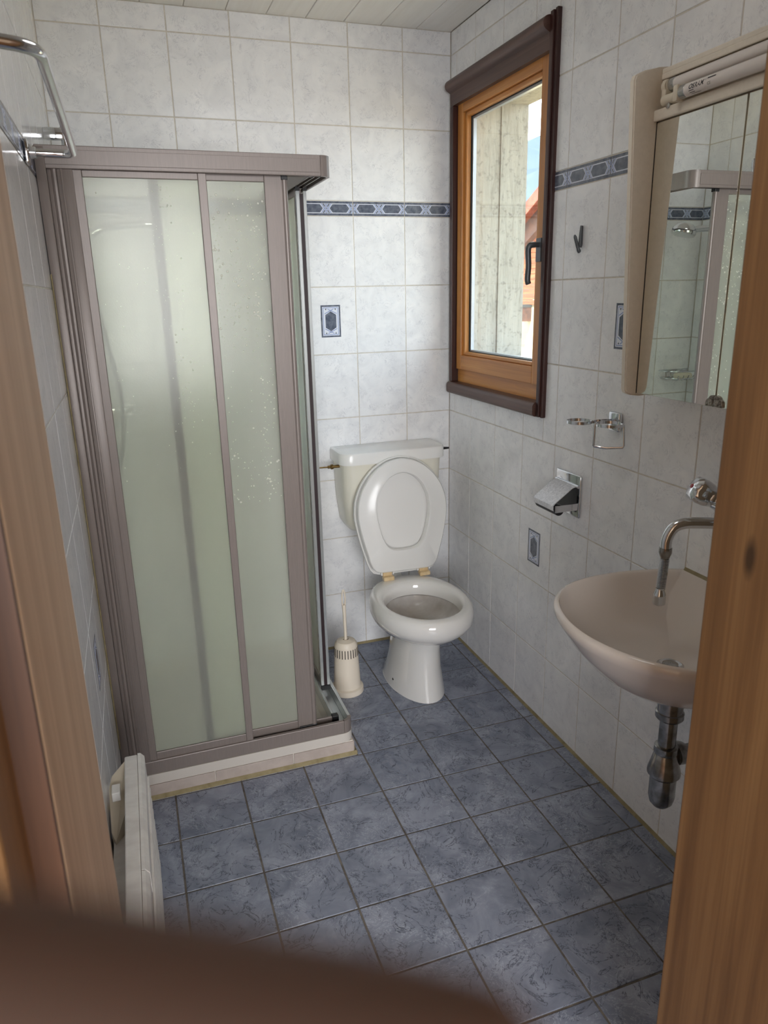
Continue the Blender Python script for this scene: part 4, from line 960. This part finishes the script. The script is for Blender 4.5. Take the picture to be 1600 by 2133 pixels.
# ------------------------------------------------------------------ towel rail + heater on the left wall
tw = empty('towel_rail', (XL, -1.35, 1.79), 'chrome U shaped towel rail high on the left wall', 'towel rail')
P = bez([(XL+.010, -.972, 1.788), (XL+.045, -.970, 1.788), (XL+.083, -.967, 1.788), (XL+.096, -.985, 1.789), (XL+.097, -1.03, 1.789), (XL+.097, -1.30, 1.790), (XL+.096, -1.60, 1.790), (XL+.094, -1.672, 1.790), (XL+.078, -1.702, 1.789), (XL+.045, -1.720, 1.788), (XL+.010, -1.735, 1.788)], 6)
MB().tube(P, .0085, 14).build('bar', M['chrome'], tw, True, 60)
for y in (-.972, -1.735):
    MB().box(XL+.001, XL+.010, y-.022, y+.022, 1.765, 1.812, .003).build('rosette', M['chrome'], tw, True, 35)
    MB().lathe([(.012, 0), (.012, .014), (.010, .016)], (XL+.008, y, 1.788), 'x', 18).build('collar', M['chrome'], tw, True, 35)
ht = empty('panel_heater', (XL, -1.55, .1), 'slim white electric panel heater low on the left wall', 'heater')
HY0, HY1 = -1.93, -1.205
MB().box(XL+.042, XL+.071, HY0, HY1, .08, .452, .003).build('casing', M['heater'], ht)
mb = MB(); z0, z1 = .08, .452
mb.prism([(XL+.0715, -1.592, z0), (XL+.0715, -1.592, z1+.001), (XL+.078, -1.592, z1), (XL+.086, -1.592, z1-.010), (XL+.088, -1.592, z0)], (0, 1.592+HY1+.002, 0)); mb.build('front_cover', M['heater'], ht)
mb = MB(); mb.prism([(XL+.0715, HY0, z0), (XL+.0715, HY0, z1+.0005), (XL+.078, HY0, z1-.001), (XL+.085, HY0, z1-.012), (XL+.087, HY0, z0)], (0, -1.594-HY0, 0)); mb.build('front_cover', M['heater'], ht)
for k in range(9): B1('grille_slat', M['heater'], ht, XL+.086, XL+.091, HY0+.03, HY1-.02, .385-.030*k, .398-.030*k, bev=.001)
mb = MB(); mb.prism([(XL+.042, HY1-.014, .449), (XL+.012, HY1-.035, .43), (XL+.004, HY1-.060, .415), (XL+.004, HY1-.14, .36), (XL+.012, HY1-.16, .345), (XL+.042, HY1-.115, .40)], (0, 0, -.10)); mb.build('thermostat_box', M['heater_box'], ht)
B1('back_plate', M['heater'], ht, XL+.006, XL+.041, -1.90, HY1-.10, .12, .34, bev=.002)
mb = MB(); mb.box(XL+.012, XL+.030, HY1-.105, HY1-.070, .41, .432, .002); mb.build('thermostat_wheel', M['lidp'], ht)
for yy in (-1.80, -1.33): B1('wall_bracket', M['heater'], ht, XL+.001, XL+.042, yy, yy+.04, .12, .30)

# ------------------------------------------------------------------ the photographer's hand: a fingertip strays in front of the lens
pe = empty('person', CAM+Vector((-.03, 0, -.09)), 'out of focus fingertip of a hand reaching into the lower left of the view', 'person')
def cs(a, b, c_): return CAM+R_*a+U_*b+F_*c_        # point given as right / up / ahead of the lens
D_ = .034
def px(x_, y_, d): return cs((x_-800)/1515.34*d, (1066.5-y_)/1515.34*d, d)
verts, edges, rad = [], [], []
def chain(start, pts):
    prev = start
    for p, r in pts:
        verts.append(p); rad.append(r); i = len(verts)-1
        if prev is not None: edges.append((prev, i))
        prev = i
    return prev
wr_ = cs(-.115, -.115, -.020)
chain(None, [(wr_, .024)])
palm = chain(0, [(cs(-.095, -.090, -.016), .026), (cs(-.078, -.060, -.012), .025)])
chain(palm, [(cs(-.066, -.040, .004), .011), (cs(-.050, -.031, .022), .0085), (px(-250, 2160, D_), .0080), (px(150, 2250, D_), .0078), (px(600, 2320, D_), .0077), (px(960, 2390, D_), .0075), (px(1150, 2430, D_), .0066)])
chain(palm, [(cs(-.055, -.060, -.004), .011), (cs(-.026, -.072, .010), .0085), (cs(-.002, -.080, .006), .0078), (cs(.010, -.084, -.006), .0068)])
chain(palm-1, [(cs(-.065, -.082, -.004), .011), (cs(-.035, -.096, .009), .0085), (cs(-.012, -.104, .004), .0076), (cs(-.001, -.107, -.008), .0066)])
chain(palm-1, [(cs(-.078, -.104, -.004), .010), (cs(-.052, -.118, .006), .0078), (cs(-.034, -.124, .000), .0068), (cs(-.026, -.126, -.010), .006)])
chain(palm, [(cs(-.085, -.045, -.030), .013), (cs(-.068, -.024, -.036), .010), (cs(-.048, -.012, -.036), .0088), (cs(-.036, -.008, -.034), .007)])
chain(0, [(cs(-.150, -.165, -.035), .026), (cs(-.185, -.225, -.055), .030)])
me = bpy.data.meshes.new('hand'); o0 = pe.location
me.from_pydata([v-o0 for v in verts], edges, []); me.materials.append(M['skin'])
hd = bpy.data.objects.new('hand', me); COL.objects.link(hd); hd.parent = pe
sk = hd.modifiers.new('skin', 'SKIN'); sk.use_smooth_shade = True
for i, r in enumerate(rad): me.skin_vertices[0].data[i].radius = (r, r)
me.skin_vertices[0].data[0].use_root = True
sd = hd.modifiers.new('subd', 'SUBSURF'); sd.levels = 2; sd.render_levels = 2
